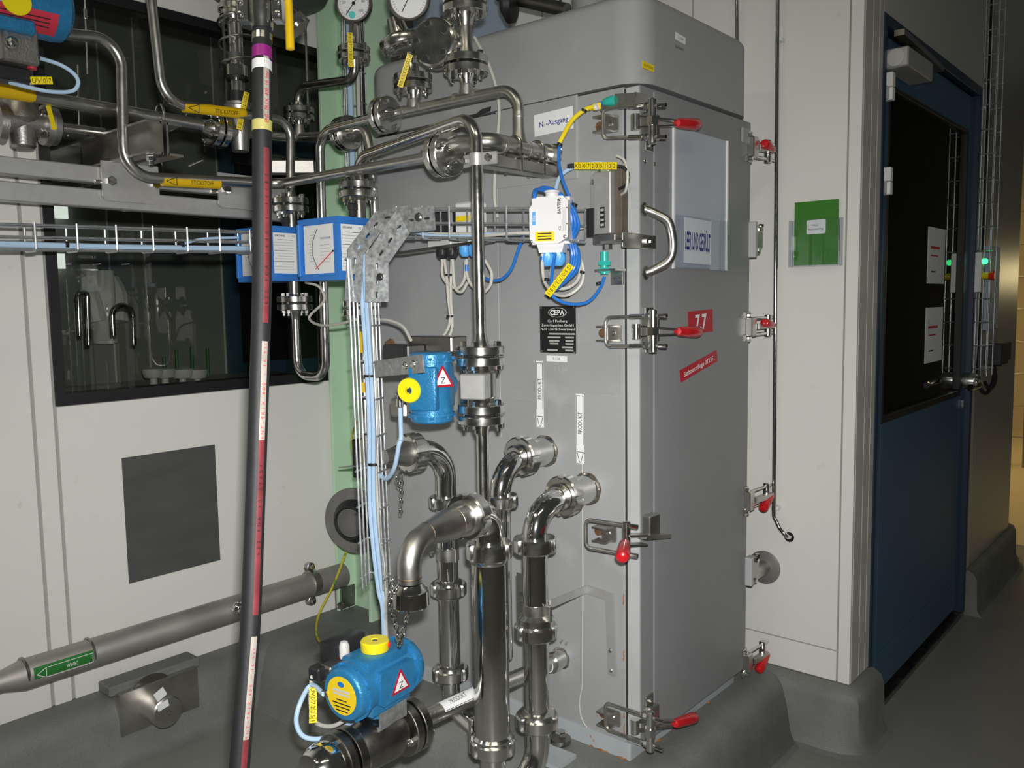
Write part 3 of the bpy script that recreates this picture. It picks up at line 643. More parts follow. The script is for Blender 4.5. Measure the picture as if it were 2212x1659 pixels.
# opened clamp: bow hangs free, grip points at the viewer
E3, B3 = A(1266, 1152, X=XC-.10), A(1353, 1166, X=XC-.085)
root = MB().box(V(XC+.030, YC-.013, B3.z+.01), (.052, .024, .062), bev=.003).build('toggle_clamp', 'brushed', dr, label='opened steel toggle clamp with its red grip hanging towards the viewer')
MB().tube([B3-(E3-B3).normalized()*.03+EZ*.036, E3+EZ*.036, E3-EZ*.036, B3-(E3-B3).normalized()*.03-EZ*.036], .0048, .014, 10).build('bow', 'brushed', root)
MB().cyl(B3-EZ*.046, B3+EZ*.046, .0105, n=16, ch=.002).build('barrel', 'steel', root)
for s in (-1, 1):
    MB().bar(B3+EZ*s*.012, A(1392, 1165, Y=YC-.03)+EZ*s*.012, .026, .004).build('lever_plate', 'brushed', root)
    MB().cyl(B3+EZ*.036*s, B3+EZ*.036*s-(E3-B3).normalized()*.03, .006, n=10).build('thread_end', 'polished', root)
MB().bar(A(1388, 1160, Y=YC-.03), A(1441, 1157, Y=YC-.02), .024, .010).build('lever_plate', 'brushed', root)
MB().box(A(1402, 1136, Y=YC-.005), (.028, .008, .03), bev=.002).build('clamp_foot', 'brushed', root); bolt(A(1404, 1133, Y=YC-.009), NY, .007, root)
grip(A(1350, 1172, X=XC-.10), A(1344, 1205, X=XC-.20), root, .0165); catch((1317, 1152))
# clamps on the far door edge, grips pointing at the viewer
for y, op in ((327, 0), (703, 0), (1066, 1), (1407, 1)):
    bq = A(1659-(y > 1300)*12-(1000 < y < 1300)*3, y, Y=YC-.012); k = bq.z
    root = MB().box(V(XE-.010, YC-.012, k), (.034, .022, .058), bev=.003).build('toggle_clamp', 'brushed', dr, label='steel toggle clamp with a red grip on the far door edge')
    for s in (-1, 1):
        MB().box(V(XE-.020, YC-.005, k+s*.034), (.030, .008, .022), bev=.002).build('clamp_foot', 'brushed', root); bolt(V(XE-.020, YC-.009, k+s*.034), NY, .006, root)
        c = bq+EZ*s*.024; MB().cyl(V(XE+.005, YC-.006, c.z), c, .0050, n=10).build('bow', 'steel', root); MB().cyl(c, c+EX*.040, .0052, n=10, ch=.0015).build('thread_end', 'polished', root)
        MB().cyl(c-EX*.004, c+EX*.016, .009, n=6).build('lock_nut', 'steel', root)
    MB().cyl(bq-EZ*.034, bq+EZ*.034, .0105, n=16, ch=.002).build('barrel', 'steel', root)
    tip = bq+V(-.078, -.022, .012-.045*op); MB().bar(V(XE+.01, YC-.02, k), bq+V(-.01, -.02, 0), .018, .016).build('lever_plate', 'brushed', root)
    grip(bq+V(-.004, -.018, 0), tip, root, .0145)
# hinge brackets on the far edge
for (px, py), hh in (((1618, 517), .105), ((1612, 1237), .088)):
    q = A(px, py, Y=YC-.01); r_ = MB().box(V(XE-.006, YC-.012, q.z), (.016, .024, hh), bev=.002).build('hinge_bracket', 'cab_light', cab)
    MB().prism([(0, -.042), (.026, -.042), (.046, -.02), (.046, .02), (.026, .042), (0, .042)], V(XE, YC+.002, q.z), EX, EZ, .022).build('hinge_block', 'satin', r_)
    for i, dz in enumerate((-.03, .03, .038)): bolt(V(XE+.01+.012*i, YC-.02, q.z+dz), NY if i < 2 else EZ, .008, r_)
MB().box(A(1609, 293, Y=YC-.002), (.050, .012, .045), bev=.003).build('stop_block', 'cab_paint', cab)
# nozzles
def nozzle(pc, r, L, name='nozzle'):
    p = A(*pc, X=XC); b = MB().lathe(p-EX*-.004, NX, [(0, r*1.14), (.007, r*1.14), (.009, r), (L, r), (L, r*.7)], 32).build(name, 'steel', cab)
    MB().lathe(p, NX, [(0, r*1.17), (.0025, r*1.15)], 32, rm=lambda a: 1+.02*math.sin(7*a)).build('rust_ring', 'rust', b); return p
NZ1 = nozzle((1178, 974), .038, .075); NZ2 = nozzle((1268, 1056), .038, .075); NZ3 = nozzle((1212, 1421), .0265, .05); NZ4 = nozzle((1197, 336), .026, .04)
# ---- document pocket on the door
pk0, pk1 = A(1513, 437, Y=YC-.004), None
w, h = dsz((1455, 437), (1572, 437)), dsz((1513, 290), (1513, 583))
pk = thing('document_pocket', 'clear plastic document pocket with grey backing on the grey cabinet door', 'document pocket', pk0-EZ*h/2)
plate('backing', pk0, EX, EZ, w, h, .002, 'pocket', pk)
for s in (-1, 1): plate('side_rail', pk0+EX*s*(w/2-.004)+NY*.002, EX, EZ, .008, h, .004, 'plastic_white', pk)
hz = h*.38; plate('front_sheet', pk0-EZ*(h-hz)/2+NY*.010, EX, EZ, w, hz, .0012, 'clear_plastic', pk); slab('bottom_edge', pk0.x-w/2, pk0.x+w/2, pk0.y-.011, pk0.y-.002, pk0.z-h/2, pk0.z-h/2+.004, 'clear_plastic', pk)
pc = A(1507, 522, Y=YC-.010)
c_, s_ = math.cos(math.radians(1)), math.sin(math.radians(1)); cx, cz = EX*c_-EZ*s_, EZ*c_+EX*s_
card = tag(plate('status_card', pc, cx, cz, .148, .118, .0008, 'paper', None), 'white card with bold blue words standing in the plastic door pocket', 'card')
text('LEER UND GESPÜLT', pc+NY*.0008, cx, cz, .046, 'ink_blue', card, w=.138, bold=.022)
# ================================================================= process piping
def sleeve(par, p, q, r, m='pipe_yellow'): return MB().cyl(p, q, r, n=24).build('flow_label', m, par)
def toward(p, axis):
    v = (CAM-p); v -= axis*v.dot(axis); return v.normalized()
def pipe_label(par, p, q, r, s, m='pipe_yellow', ink='ink', arrow=-1, hh=.55, tw=.40, tpos=.15):
    """wrapped pipe marker with lettering and arrow head"""
    ax = (q-p).normalized(); L = (q-p).length; sl = sleeve(par, p, q, r+.0012, m); n = toward((p+q)/2, ax)
    ux = ax; uy = n.cross(ux)
    if uy.z < 0: uy = -uy; ux = -ux
    if s: text(s, (p+q)/2+ux*L*tpos+n*(r+.0016), ux, uy, r*2*hh, ink, sl, w=L*tw)
    c = (p+q)/2+n*(r+.0020)
    e = ux*(-L*.47); e2 = ux*(-L*.30)
    for a, b in ((e+uy*0, e2+uy*r*.8), (e, e2-uy*r*.8), (e2+uy*r*.8, e2-uy*r*.8)): MB().bar(c+a, c+b, .0016, .0008, up=n).build('printed_line', ink, sl)
    return sl
# ---- N2 outlet: fitting on the cabinet, tee up, elbow, flange
n2y = 1.393; z2 = NZ4.z
fit = thing('outlet_fitting', 'thick satin steel nitrogen outlet fitting with tee leaving the cabinet face', 'pipe fitting', V(1.62, n2y, z2-.03))
e0 = V(1.552, n2y, z2+.004)
pipe(fit, [V(1.77, n2y, z2), V(1.545, n2y, z2+.006), V(1.545, n2y+.075, z2+.007)], .0215, .045, 'brushed', 'fitting_body', 28)
for x in (1.74, 1.695, 1.60): ring(fit, V(x, n2y, z2+.001), EX, .0217, .008)
MB().lathe(V(1.545, n2y+.07, z2+.007), EY, [(0, .0215), (.03, .0215), (.045, .0168), (.075, .0168)], 24).build('reducer', 'brushed', fit)
tee0 = V(1.668, n2y, z2+.004)
MB().lathe(tee0+EZ*.012, EZ, [(0, .021), (.018, .017), (.03, .0145), (.075, .0140)], 24).build('tee_branch', 'satin', fit)
ring(fit, tee0+EZ*.075, EZ, .0143, .006)
F3 = A(960, 334, X=1.545)
line3 = thing('nitrogen_line', 'steel nitrogen line with lower yellow STICKSTOFF label running to the outlet flange', 'pipe', A(612, 396, X=1.60))
joint(fit, line3, F3, EY, r=.056, t=.016, rp=.0168, ph=20)
bend3 = A(606, 397, X=1.60)
P7Y = bend3.y
pl7 = [A(60, 68, Y=P7Y), A(225, 82, Y=P7Y), A(258, 120, Y=P7Y), A(266, 320, Y=P7Y), A(300, 384, Y=P7Y), bend3, F3+EY*.05]
pipe(line3, [A(60, 66, Y=P7Y), A(262, 84, Y=P7Y), A(267, 381, Y=P7Y), bend3, V(F3.x, F3.y+.05, F3.z)], .0145, [0, .065, .075, .05, 0], 'brushed')
p, q = A(350, 390, Y=P7Y), A(473, 397, Y=P7Y)
pipe_label(line3, p, q, .0145, 'STICKSTOFF', hh=.40, tw=.40)
# U-bolts and support channel under the fitting
ch = thing('pipe_support', 'short steel channel with two U-bolts carrying the nitrogen outlet', 'pipe support', V(1.65, n2y, z2-.05))
c0, c1 = A(1046, 366, X=1.515), A(1190, 372, X=XC)
zc = c1.z
MB().box(V((1.50+XC)/2, n2y+.002, z2-.043), (XC-1.50, .044, .030), bev=.003).build('channel', 'satin', ch)
for x in (1.645, 1.735):
    MB().sweep([V(x, n2y+.026*math.cos(a), z2+.002+.026*math.sin(a)) for a in [math.pi*i/10 for i in range(11)]][::1], .0035, 8).build('u_bolt', 'steel', ch)
    for s in (-1, 1): MB().cyl(V(x, n2y+.026*s, z2+.004), V(x, n2y+.026*s, z2-.06), .0035, n=8).build('u_bolt_leg', 'steel', ch); bolt(V(x, n2y+.026*s, z2-.026), EZ, .008, ch, name='nut')
    MB().box(V(x, n2y, z2-.025), (.018, .075, .004)).build('saddle', 'steel', ch)
# ---- line 1: from tee up, along the wall of the cabinet, down to the left flow meter
FM1c = A(580, 545, X=1.50); fm1y = FM1c.y+.045; FM1 = A(632, 545, Y=fm1y); x1 = FM1.x
def run1(px, py): return A(px, py, X=x1+(1.668-x1)*(px-712)/(1112-712))
R1 = .0138
F1a = run1(832, 249)
l1a = thing('nitrogen_pipe', 'bent steel pipe with two tees rising from the outlet fitting', 'pipe', tee0+EZ*.08)
dY = (F1a-run1(1100, 196)).normalized()
top = run1(1116, 190)
pipe(l1a, [tee0+EZ*.07, V(tee0.x, tee0.y, top.z), F1a-dY*.04], R1, [0, .055, 0], 'brushed')
for px, py in ((1027, 204), (985, 213), (908, 232), (873, 240)): ring(l1a, run1(px, py), dY, R1, .010)
ring(l1a, run1(850, 245), dY, R1, .008)
tA, tB = run1(1008, 206), run1(894, 234)
FA, FB = V(tA.x, tA.y, A(1010, 141, X=tA.x).z), V(tB.x, tB.y, A(895, 179, X=tB.x).z)
for t, f in ((tA, FA), (tB, FB)): MB().lathe(t, EZ, [(0, R1*1.3), (R1, R1*1.3), (.03, R1*1.08), (f.z-t.z-.02, R1*1.05)], 20).build('tee_branch', 'satin', l1a); ring(l1a, t+EZ*.042, EZ, R1*1.06, .012)
l1b = thing('nitrogen_pipe', 'steel pipe with a U-bend below the left blue flow meter', 'pipe', A(665, 785, X=x1))
joint(l1b, l1a, F1a, -dY, r=.050, t=.014, rp=R1, ph=30, br=.009)
FM1b = V(FM1.x, FM1.y, A(632, 655, X=x1).z)
vb = A(665, 812, X=x1)
pipe(l1b, [FM1b-EZ*.04, V(x1, FM1.y, vb.z), V(x1, A(700, 700, X=x1).y, vb.z), V(x1, A(700, 560, X=x1).y, A(700, 291, X=x1).z+.012), F1a+dY*.05], R1, [0, .055, .055, .062, 0], 'steel')
# ---- line 6: inlet of the left flow meter
l6 = thing('nitrogen_line', 'steel nitrogen line with upper yellow STICKSTOFF label feeding the left flow meter', 'pipe', A(400, 240, Y=fm1y))
FM1t = V(FM1.x, FM1.y, A(632, 443, X=x1).z)
pipe(l6, [A(322, -40, Y=fm1y), A(352, 222, Y=fm1y), A(628, 262, Y=fm1y), FM1t+EZ*.04], R1, [0, .07, .05, 0], 'brushed')
pipe_label(l6, A(396, 231, Y=fm1y), A(528, 246, Y=fm1y), R1, 'STICKSTOFF', hh=.42, tw=.38)
# ---- line 2: right flow meter -> arch -> vertical -> actuated valve -> down
FM2c = A(727, 530, X=1.47); fm2y = FM2c.y+.05; FM2 = A(778, 530, Y=fm2y); x2 = FM2.x
FM2t = V(x2, fm2y, A(775, 411, Y=fm2y).z); FM2b = V(x2, fm2y, A(775, 665, Y=fm2y).z)
X2 = 1.500; v0 = A(1030, 345, X=X2); vy = v0.y
FV1 = V(X2, vy, A(1035, 768, X=X2).z); FV2 = V(X2, vy, A(1036, 893, X=X2).z)
l2a = thing('nitrogen_pipe', 'steel pipe arching from right flow meter down to the actuated valve', 'pipe', FV1)
pipe(l2a, [FM2t+EZ*.03, V(x2, fm2y, A(785, 338, X=x2).z), V(X2, vy, A(1026, 250, X=X2).z), FV1+EZ*.035], .0145, [0, .075, .06, 0], 'steel', n=28)
vz = A(1030, 345, X=X2).z
cl = MB().cyl(V(X2, vy, vz-.014), V(X2, vy, vz+.014), .0175, n=24).bar(V(X2, vy-.018, vz), V(X2+.01, vy-.055, vz), .006, .028).bar(V(X2, vy+.018, vz), V(X2+.005, vy+.045, vz), .006, .028).build('pipe_clamp', 'aluminium', l2a)
bolt(V(X2-.002, vy-.042, vz), NX, .009, cl); bolt(V(X2-.002, vy+.036, vz), NX, .008, cl)
valve1 = thing('actuated_valve', 'steel ball valve with upright blue pneumatic actuator and Z triangle', 'valve', V(X2, vy, FV2.z))
joint(valve1, l2a, FV1, EZ, r=.0575, t=.017, rp=.0145, ph=25, br=.011)
l2c = thing('nitrogen_pipe', 'short steel pipe below the upright blue actuator', 'pipe', FV2-EZ*.2)
joint(l2c, valve1, FV2, EZ, r=.0575, t=.017, rp=.0145, ph=25, br=.011)
pipe(l2c, [FV2-EZ*.04, V(X2, vy, A(1042, 1110, X=X2).z)], .0145, 0, 'steel')
vm = (FV1+FV2)/2
MB().lathe(FV1-EZ*.02, -EZ, [(0, .020), (.02, .026), (.028, .036)], 20).lathe(FV2+EZ*.02, EZ, [(0, .020), (.02, .026), (.028, .036)], 20).build('valve_neck', 'dark_steel', valve1)
ya = math.radians(22); ad = V(math.cos(ya), math.sin(ya), 0); ap = V(-math.sin(ya), math.cos(ya), 0)   # shaft axis / across
MB().lathe(vm-EZ*.032, EZ, [(0, .034), (.004, .037), (.060, .037), (.064, .034)], 12).build('valve_body', 'brushed', valve1)
# bracket between valve and actuator
ab = vm-ad*.045+ap*.035
AC = A(932, 836, X=X2-.075)                      # actuator centre
yk = math.radians(40)
def actuator(root, c, ax, sh, L, r, knob_at=None, mats='blue_hammer'):
    """double-piston actuator: cylinder along ax, shaft along sh (knob side = +sh)"""
    ax, sh = ax.normalized(), sh.normalized(); cr = ax.cross(sh)
    b = MB().lathe(c-ax*L*.36, ax, [(0, r*.97), (L*.72, r*.97)], 36)
    b.box(c+sh*r*.55, (L*.62, r*1.05, r*1.35), (ax, sh, cr), .006, 2); b.box(c-sh*r*.45, (L*.60, r*1.1, r*1.55), (ax, sh, cr), .006, 2)
    body = b.build('actuator_body', mats, root)
    for s in (-1, 1):
        MB().lathe(c+ax*s*L*.36, ax*s, [(0, r*1.08), (L*.035, r*1.08), (L*.035, r*.99), (L*.11, r*.97), (L*.135, r*.90), (L*.14, r*.86), (L*.14, 0)], 36).build('end_cap', mats, body)
        for i in range(8):
            a = math.pi/8+i*math.pi/4; q = c+ax*s*L*.395+(sh*math.cos(a)+cr*math.sin(a))*r*1.03
            MB().cyl(q, q+ax*s*.006, .0042, n=8).build('cap_screw', mats, body)
    return body, cr
def knob(root, p, d, r, h=.020, dot=None):
    k = MB().lathe(p, d, [(-.006, r*.5), (0, r*.5), (0, r*.97), (.002, r), (h-.003, r), (h, r*.93), (h, r*.30), (h-.006, r*.28), (h-.006, 0)], 32).build('position_knob', 'knob_yellow', root)
    MB().cyl(p+d*(h-.006), p+d*(h-.001), .006, n=6).build('shaft_end', 'dark_steel', k)
    if dot is not None: MB().lathe(p+d*h*.55+dot*(r-.003), dot, [(0, .0065), (.004, .0065), (.0065, .004), (.007, 0)], 14).build('knob_dot', 'red_dot', k)
    return k
def warn(root, c, n, up, s):
    ux = up.cross(n).normalized(); tri = [(0, .62), (.54, -.32), (-.54, -.32)]
    t = MB().prism([(x*s, y*s) for x, y in tri], c, ux, up, .0012).build('warning_triangle', 'sign_red', root, label='red-edged white triangle with the letter Z')
    MB().prism([(x*s*.72, y*s*.72) for x, y in tri], c+n*.0012, ux, up, .0005).build('triangle_field', 'white', t); text('Z', c+n*.0017-up*s*.04, ux, up, s*.27, 'ink', t)
sh1 = (-ad).normalized()
r1 = sz(47, AC); L1 = sz(152, AC)
body1, cr1 = actuator(root=valve1, c=AC, ax=EZ, sh=sh1, L=L1, r=r1)
kp = A(884, 842, X=X2-.15); knob(valve1, A(890, 842, X=AC.x-r1*.95), sh1, .030, .020, dot=V(.75, -.66, 0).normalized()*1)
MB().lathe(AC-sh1*r1*.9, -sh1, [(0, .040), (.02, .040), (.028, .034), ((vm-AC).length-r1*.9-.02, .028)], 24).build('mounting_neck', 'blue_hammer', valve1)
MB().box(vm-ad*.03, (.062, .062, .060), (ad, ap, EZ), .003).build('mounting_bracket', 'aluminium', valve1)
nt = toward(AC, EZ); nt = (nt*.90+RT*.55).normalized(); nt = V(nt.x, nt.y, 0).normalized()
warn(valve1, AC+nt*(r1*1.02)+EZ*.022, nt, EZ, .056)
# perforated arm and solenoid block behind
pa, pb = A(812, 797, X=1.44), A(916, 785, X=1.345)
ua = (pb-pa).normalized(); na = toward(pa, ua); vv = na.cross(ua); vv = vv if vv.z > 0 else -vv
LL = (pb-pa).length
arm = MB().prism([(0, -.021), (LL, -.021), (LL, .021), (0, .021)], pa, ua, vv, .003, [circ(.0042, 10, LL*.34, .004), circ(.0042, 10, LL*.52, .003), circ(.0042, 10, LL*.95, .006)]).build('perforated_arm', 'galv_sheet', valve1)
for k_ in (.66, .82): MB().lathe(pa+ua*LL*k_+na*.003, na, [(0, .011), (.003, .010), (.005, .006), (.005, 0)], 14).build('dome_screw', 'steel', arm)
sol = MB().box(A(872, 762, X=1.50), (.06, .10, .045), bev=.004).build('solenoid_block', 'black_plastic', valve1)
MB().box(A(945, 742, X=1.56), (.06, .16, .040), bev=.003).build('terminal_box', 'dark_steel', valve1)
MB().cyl(A(838, 745, X=1.50), A(846, 740, X=1.50), .012, n=8).build('vent_cap', 'rust', sol)
MB().box(A(870, 880, X=1.50), (.04, .06, .05), bev=.006).build('air_port_block', 'cast', valve1)
AIR1 = A(864, 868, X=1.46); MB().lathe(AIR1+EZ*.022, -EZ, [(0, .012), (.004, .012), (.004, .007), (.014, .007), (.016, .0095), (.034, .0095), (.034, .005)], 12).build('air_fitting', 'steel', valve1)
# ---- product unions and elbows
def vpipe(th, x, y, z0, z1, r, m='polished'): MB().cyl(V(x, y, z0), V(x, y, z1), r, n=32).build('tube', m, th)
# port 2 (right): nozzle, elbow, vertical tube, bottom elbow
def port_elbow(lbl, nz, xv, r, zb):
    t = thing('product_pipe', lbl, 'pipe', V(xv, nz.y, zb)); z = nz.z
    union_nut(t, V(XC-.098, nz.y, z), NX, .053, .036); collar(t, V(XC-.066, nz.y, z), NX, r, .041, .014)
    pipe(t, [V(XC-.07, nz.y, z), V(xv, nz.y, z-.012), V(xv, nz.y, zb)], r, [0, .088, 0], 'polished', n=32)
    collar(t, V(XC-.118, nz.y, z), NX, r, r*1.22, .016)
    return t
def zat(px, py, x): return A(px, py, X=x).z
xv2 = 1.584; e2 = port_elbow('polished elbow on the right cabinet port with slotted union nuts', NZ2, xv2, .0295, zat(1157, 1165, xv2))
y2 = NZ2.y
union_nut(e2, V(xv2, y2, zat(1157, 1176, xv2)), EZ, .0535, .036)
st2 = thing('product_pipe', 'polished upright product tube rightmost beside the strap', 'pipe', V(xv2, y2, .25))
vpipe(st2, xv2, y2, zat(1157, 1345, xv2), zat(1157, 1190, xv2), .0315); vpipe(st2, xv2, y2, zat(1160, 1545, xv2), zat(1157, 1375, xv2), .0315)
zc = zat(1157, 1318, xv2)
hc = MB().cyl(V(xv2, y2, zc-.018), V(xv2, y2, zc+.018), .034, n=32).build('pipe_clamp', 'brushed', st2)
MB().box(V(xv2, y2-.04, zc), (.012, .016, .042), bev=.002).build('clamp_lug', 'brushed', hc)
MB().box(V(xv2+.01, y2+.05, zc+.02), (.004, .035, .12)).build('clamp_plate', 'brushed', hc)
for dz in (-.02, .005, .03): bolt(V(xv2+.008, y2+.05, zc+dz), NX, .006, hc)
zu = zat(1160, 1362, xv2); union_nut(st2, V(xv2, y2, zu), EZ, .0535, .034); collar(st2, V(xv2, y2, zu+.016), EZ, .0315, .044, .03)
zu = zat(1162, 1556, xv2); union_nut(st2, V(xv2, y2, zu), EZ, .0535, .034); collar(st2, V(xv2, y2, zu+.016), EZ, .0315, .044, .012)
be2 = thing('product_pipe', 'polished bottom elbow curving down from the rightmost product tube', 'pipe', V(xv2-.1, y2, .11))
pipe(be2, [V(xv2, y2, zu-.005), V(xv2, y2, zu-.150), V(xv2-.12, y2+.03, zu-.165)], .0305, [0, .10, 0], 'polished', n=32)
# port 1 (left)
xv1 = 1.615; e1 = port_elbow('polished elbow on the left cabinet port with slotted union nuts', NZ1, xv1, .0275, zat(1083, 1085, xv1))
y1 = NZ1.y; zu = zat(1085, 1082, xv1); union_nut(e1, V(xv1, y1, zu), EZ, .047, .032)
st1 = thing('product_pipe', 'polished upright tube half hidden behind the thick central tube', 'pipe', V(xv1, y1, .5)); vpipe(st1, xv1, y1, .478, zu-.012, .0265)
# left elbow from behind the cable tray
xa = 1.705; va = A(966, 1150, X=xa); ya_ = va.y
ea = thing('product_pipe', 'polished elbow coming from behind the wire tray with a slotted union', 'pipe', va)
h0_ = A(850, 990, X=xa-.17); h1_ = A(912, 972, X=xa-.07); dv = V(1, -.10, 0).normalized(); zt = h1_.z
c0 = V(xa, ya_, zt)-dv*.106
MB().lathe(c0-dv*.105, dv, [(0, .020), (.02, .021), (.07, .036), (.085, .038)], 28).build('reducer', 'satin', ea)
union_nut(ea, c0-dv*.012, dv, .0555, .042); collar(ea, c0+dv*.012, dv, .029, .040, .018)
pipe(ea, [c0, V(xa, ya_, zt), V(xa, ya_, zat(966, 1085, xa))], .0303, [0, .085, 0], 'polished', n=32)
union_nut(ea, V(xa, ya_, zat(967, 1084, xa)), EZ, .050, .034)
sta = thing('product_pipe', 'polished upright product tube leftmost with hinged clamp', 'pipe', V(xa, ya_, .3))
vpipe(sta, xa, ya_, zat(972, 1445, xa), zat(967, 1095, xa), .0303)
zc = zat(968, 1195, xa); hc = MB().cyl(V(xa, ya_, zc-.018), V(xa, ya_, zc+.018), .033, n=32).build('pipe_clamp', 'brushed', sta)
MB().box(V(xa-.005, ya_-.036, zc), (.012, .012, .040), bev=.002).build('clamp_lug', 'brushed', hc); bolt(V(xa-.03, ya_+.03, zc), NX, .007, hc)
for yy in (1272, 1452):
    zu = zat(972, yy, xa); union_nut(sta, V(xa, ya_, zu), EZ, .053, .034); collar(sta, V(xa, ya_, zu+.015), EZ, .0303, .040, .014); collar(sta, V(xa, ya_, zu-.015), -EZ, .0303, .040, .012)
zu = zat(975, 1462, xa)
pipe(sta, [V(xa, ya_, zu), V(xa, ya_, zu-.10), V(xa-.02, ya_-.14, zu-.13)], .027, [0, .08, 0], 'polished', name='bottom_elbow', n=28)
# thick central tube with reducer elbow
xc, yc = 1.45, A(1060, 1400, X=1.45).y
ce = thing('product_tube', 'thick polished central upright tube between two slotted unions', 'pipe', V(xc, yc, .25))
vpipe(ce, xc, yc, zat(1064, 1592, xc), zat(1058, 1200, xc), .0432)
zu = zat(1057, 1188, xc); union_nut(ce, V(xc, yc, zu), EZ, .0545, .040); collar(ce, V(xc, yc, zu-.018), -EZ, .0432, .046, .012)
zb = zat(1066, 1610, xc); union_nut(ce, V(xc, yc, zb), EZ, .0545, .036); collar(ce, V(xc, yc, zb+.014), EZ, .043, .049, .016)
MB().cyl(V(xc, yc, zb-.018), V(xc, yc, zb-.10), .030, n=28).build('tube', 'polished', ce)
MB().box(V(xc-.01, yc+.055, zb+.01), (.02, .016, .09), bev=.003).build('clamp_bolt', 'steel', ce)
rd = thing('reducer_branch', 'satin steel reducer bend with capped end hanging left of central tube', 'pipe fitting', V(xc-.3, yc-.05, .78))
yr = math.radians(11); hd = V(-math.cos(yr), -math.sin(yr), 0)
zh = zat(1015, 1096, 1.43); top_ = V(xc, yc, zh)
pipe(rd, [V(xc, yc, zu), top_, top_+hd*.075], .0345, [0, .062, 0], 'polished', name='elbow', n=32)
un = top_+hd*.085; union_nut(rd, un, hd, .0535, .038)
MB().lathe(un+hd*.016, hd, [(0, .041), (.012, .041), (.016, .037), (.05, .036)], 32).build('ferrule', 'brushed', rd); ring(rd, un+hd*.066, hd, .0350, .004, 'heat_weld')
MB().lathe(un+hd*.066, hd, [(0, .036), (.03, .0345), (.085, .0255), (.10, .0245)], 32).build('reducer', 'satin', rd); ring(rd, un+hd*.166, hd, .0241, .005, 'heat_weld')
el0 = un+hd*.165; el1 = el0+hd*.062-EZ*.0
pipe(rd, [el0, el1, el1-EZ*.085], .0245, [0, .055, 0], 'satin', name='elbow', n=28); ring(rd, el1-EZ*.075, EZ, .0241, .005, 'heat_weld')
cp = el1-EZ*.088
MB().lathe(cp, -EZ, [(0, .0245), (.012, .034), (.014, .038), (.044, .039), (.048, .035), (.05, 0)], 32).build('end_cap', 'polished', rd)
MB().sphere(cp-EZ*.052, .009).build('cap_ball', 'polished', rd)
def chain(par, pts, n, r=.0016, ll=.0085, ww=.0045):
    P = catmull(pts, 12); tot = sum((b-a).length for a, b in zip(P, P[1:])); out = []; acc = 0; k = 0
    for i in range(n):
        want = tot*i/(n-1)
        while k < len(P)-2 and acc+(P[k+1]-P[k]).length < want: acc += (P[k+1]-P[k]).length; k += 1
        f = (want-acc)/max(1e-6, (P[k+1]-P[k]).length); out.append((P[k].lerp(P[k+1], min(1, f)), (P[k+1]-P[k]).normalized()))
    for i, (p, d) in enumerate(out):
        u, w, _ = frame(d); s = (u+w*.4 if i % 2 else w-u*.4).normalized()
        MB().sweep([p+d*(ll*math.cos(a))+s*(ww*math.sin(a)) for a in [2*math.pi*j/10 for j in range(10)]], r, 6, closed=True).build('chain_link', 'polished', par)
chain(rd, [cp+V(-.03, .02, .004), cp+V(-.034, .022, -.04), cp+V(-.024, .02, -.08), cp+V(-.016, .018, -.125)], 12)
chain(rd, [cp-EZ*.05, cp+V(-.006, .01, -.085), cp+V(-.014, .018, -.125)], 7)
chain(ea, [A(866, 1000, X=1.58), A(868, 1045, X=1.58), A(866, 1105, X=1.58)], 11)
chain(ea, [A(864, 1010, X=1.585), A(858, 1035, X=1.585), A(862, 1048, X=1.585)], 4)
# ---- product bottom line with second actuated valve
yp, zp = NZ3.y, NZ3.z
bl = thing('product_line', 'steel product line with white PRODUKT label entering the cabinet low down', 'pipe', V(1.5, yp, zp-.02))
def xat(px, py): return A(px, py, Y=yp)
pf1 = xat(882, 1583); pf0 = xat(742, 1628)
zp0 = .455
FB1 = V(pf1.x, yp, zp0); FB0 = V(pf0.x, yp, zp0+.004)
pipe(bl, [V(1.77, yp, zp), V(FB1.x+.03, yp, zp0)], .0205, 0, 'brushed', n=28); ring(bl, V(1.742, yp, zp), EX, .0205, .004, 'white')
pq0, pq1 = V(1.335, yp, .4505), V(1.50, yp, .4435)
nl = (toward(pq0, EX)*.5+EZ*.8).normalized(); sl = MB()
aa = [i*math.pi/12-math.pi/2*.55 for i in range(12)]
n0 = toward(pq0, EX); w0 = EX.cross(n0); vs_ = []
for p in (pq0, pq1):
    for i in range(13):
        a = math.radians(-20+100*i/12); vs_.append(p+(n0*math.cos(a)+w0*math.sin(a)*(1 if w0.z > 0 else -1))*.0212)
sl._add(vs_, [[i, i+1, i+14, i+13] for i in range(12)]).build('flow_label', 'label_white', bl)
am = math.radians(30); sg = 1 if w0.z > 0 else -1
nm = n0*math.cos(am)+w0*sg*math.sin(am); um = nm.cross(EX); um = um if um.z > 0 else -um
text('PRODUKT', (pq0+pq1)/2-EX*.03+nm*.0226, EX, um, .012, 'ink', bl, w=.055)
for ang in (-14, 74):
    a = math.radians(ang); dd = n0*math.cos(a)+w0*sg*math.sin(a); MB().bar(pq0+dd*.0214+EX*.003, pq1+dd*.0214-EX*.003, .0012, .0006, up=dd).build('printed_line', 'ink', bl)
valve2 = thing('actuated_valve', 'bottom ball valve with lying blue pneumatic actuator and yellow end plate', 'valve', V((FB0.x+FB1.x)/2, yp, .40))
joint(valve2, bl, FB1, EX, r=.060, t=.017, rp=.0205, hub=.034, ph=15, br=.011, m='dark_steel')
stub = thing('valve_outlet', 'dark steel outlet flange of the bottom ball valve, nearest the viewer', 'pipe fitting', V(FB0.x-.05, yp, .40))
joint(stub, valve2, FB0, EX, r=.060, t=.017, rp=.0205, hub=.034, ph=15, br=.011, m='dark_steel')
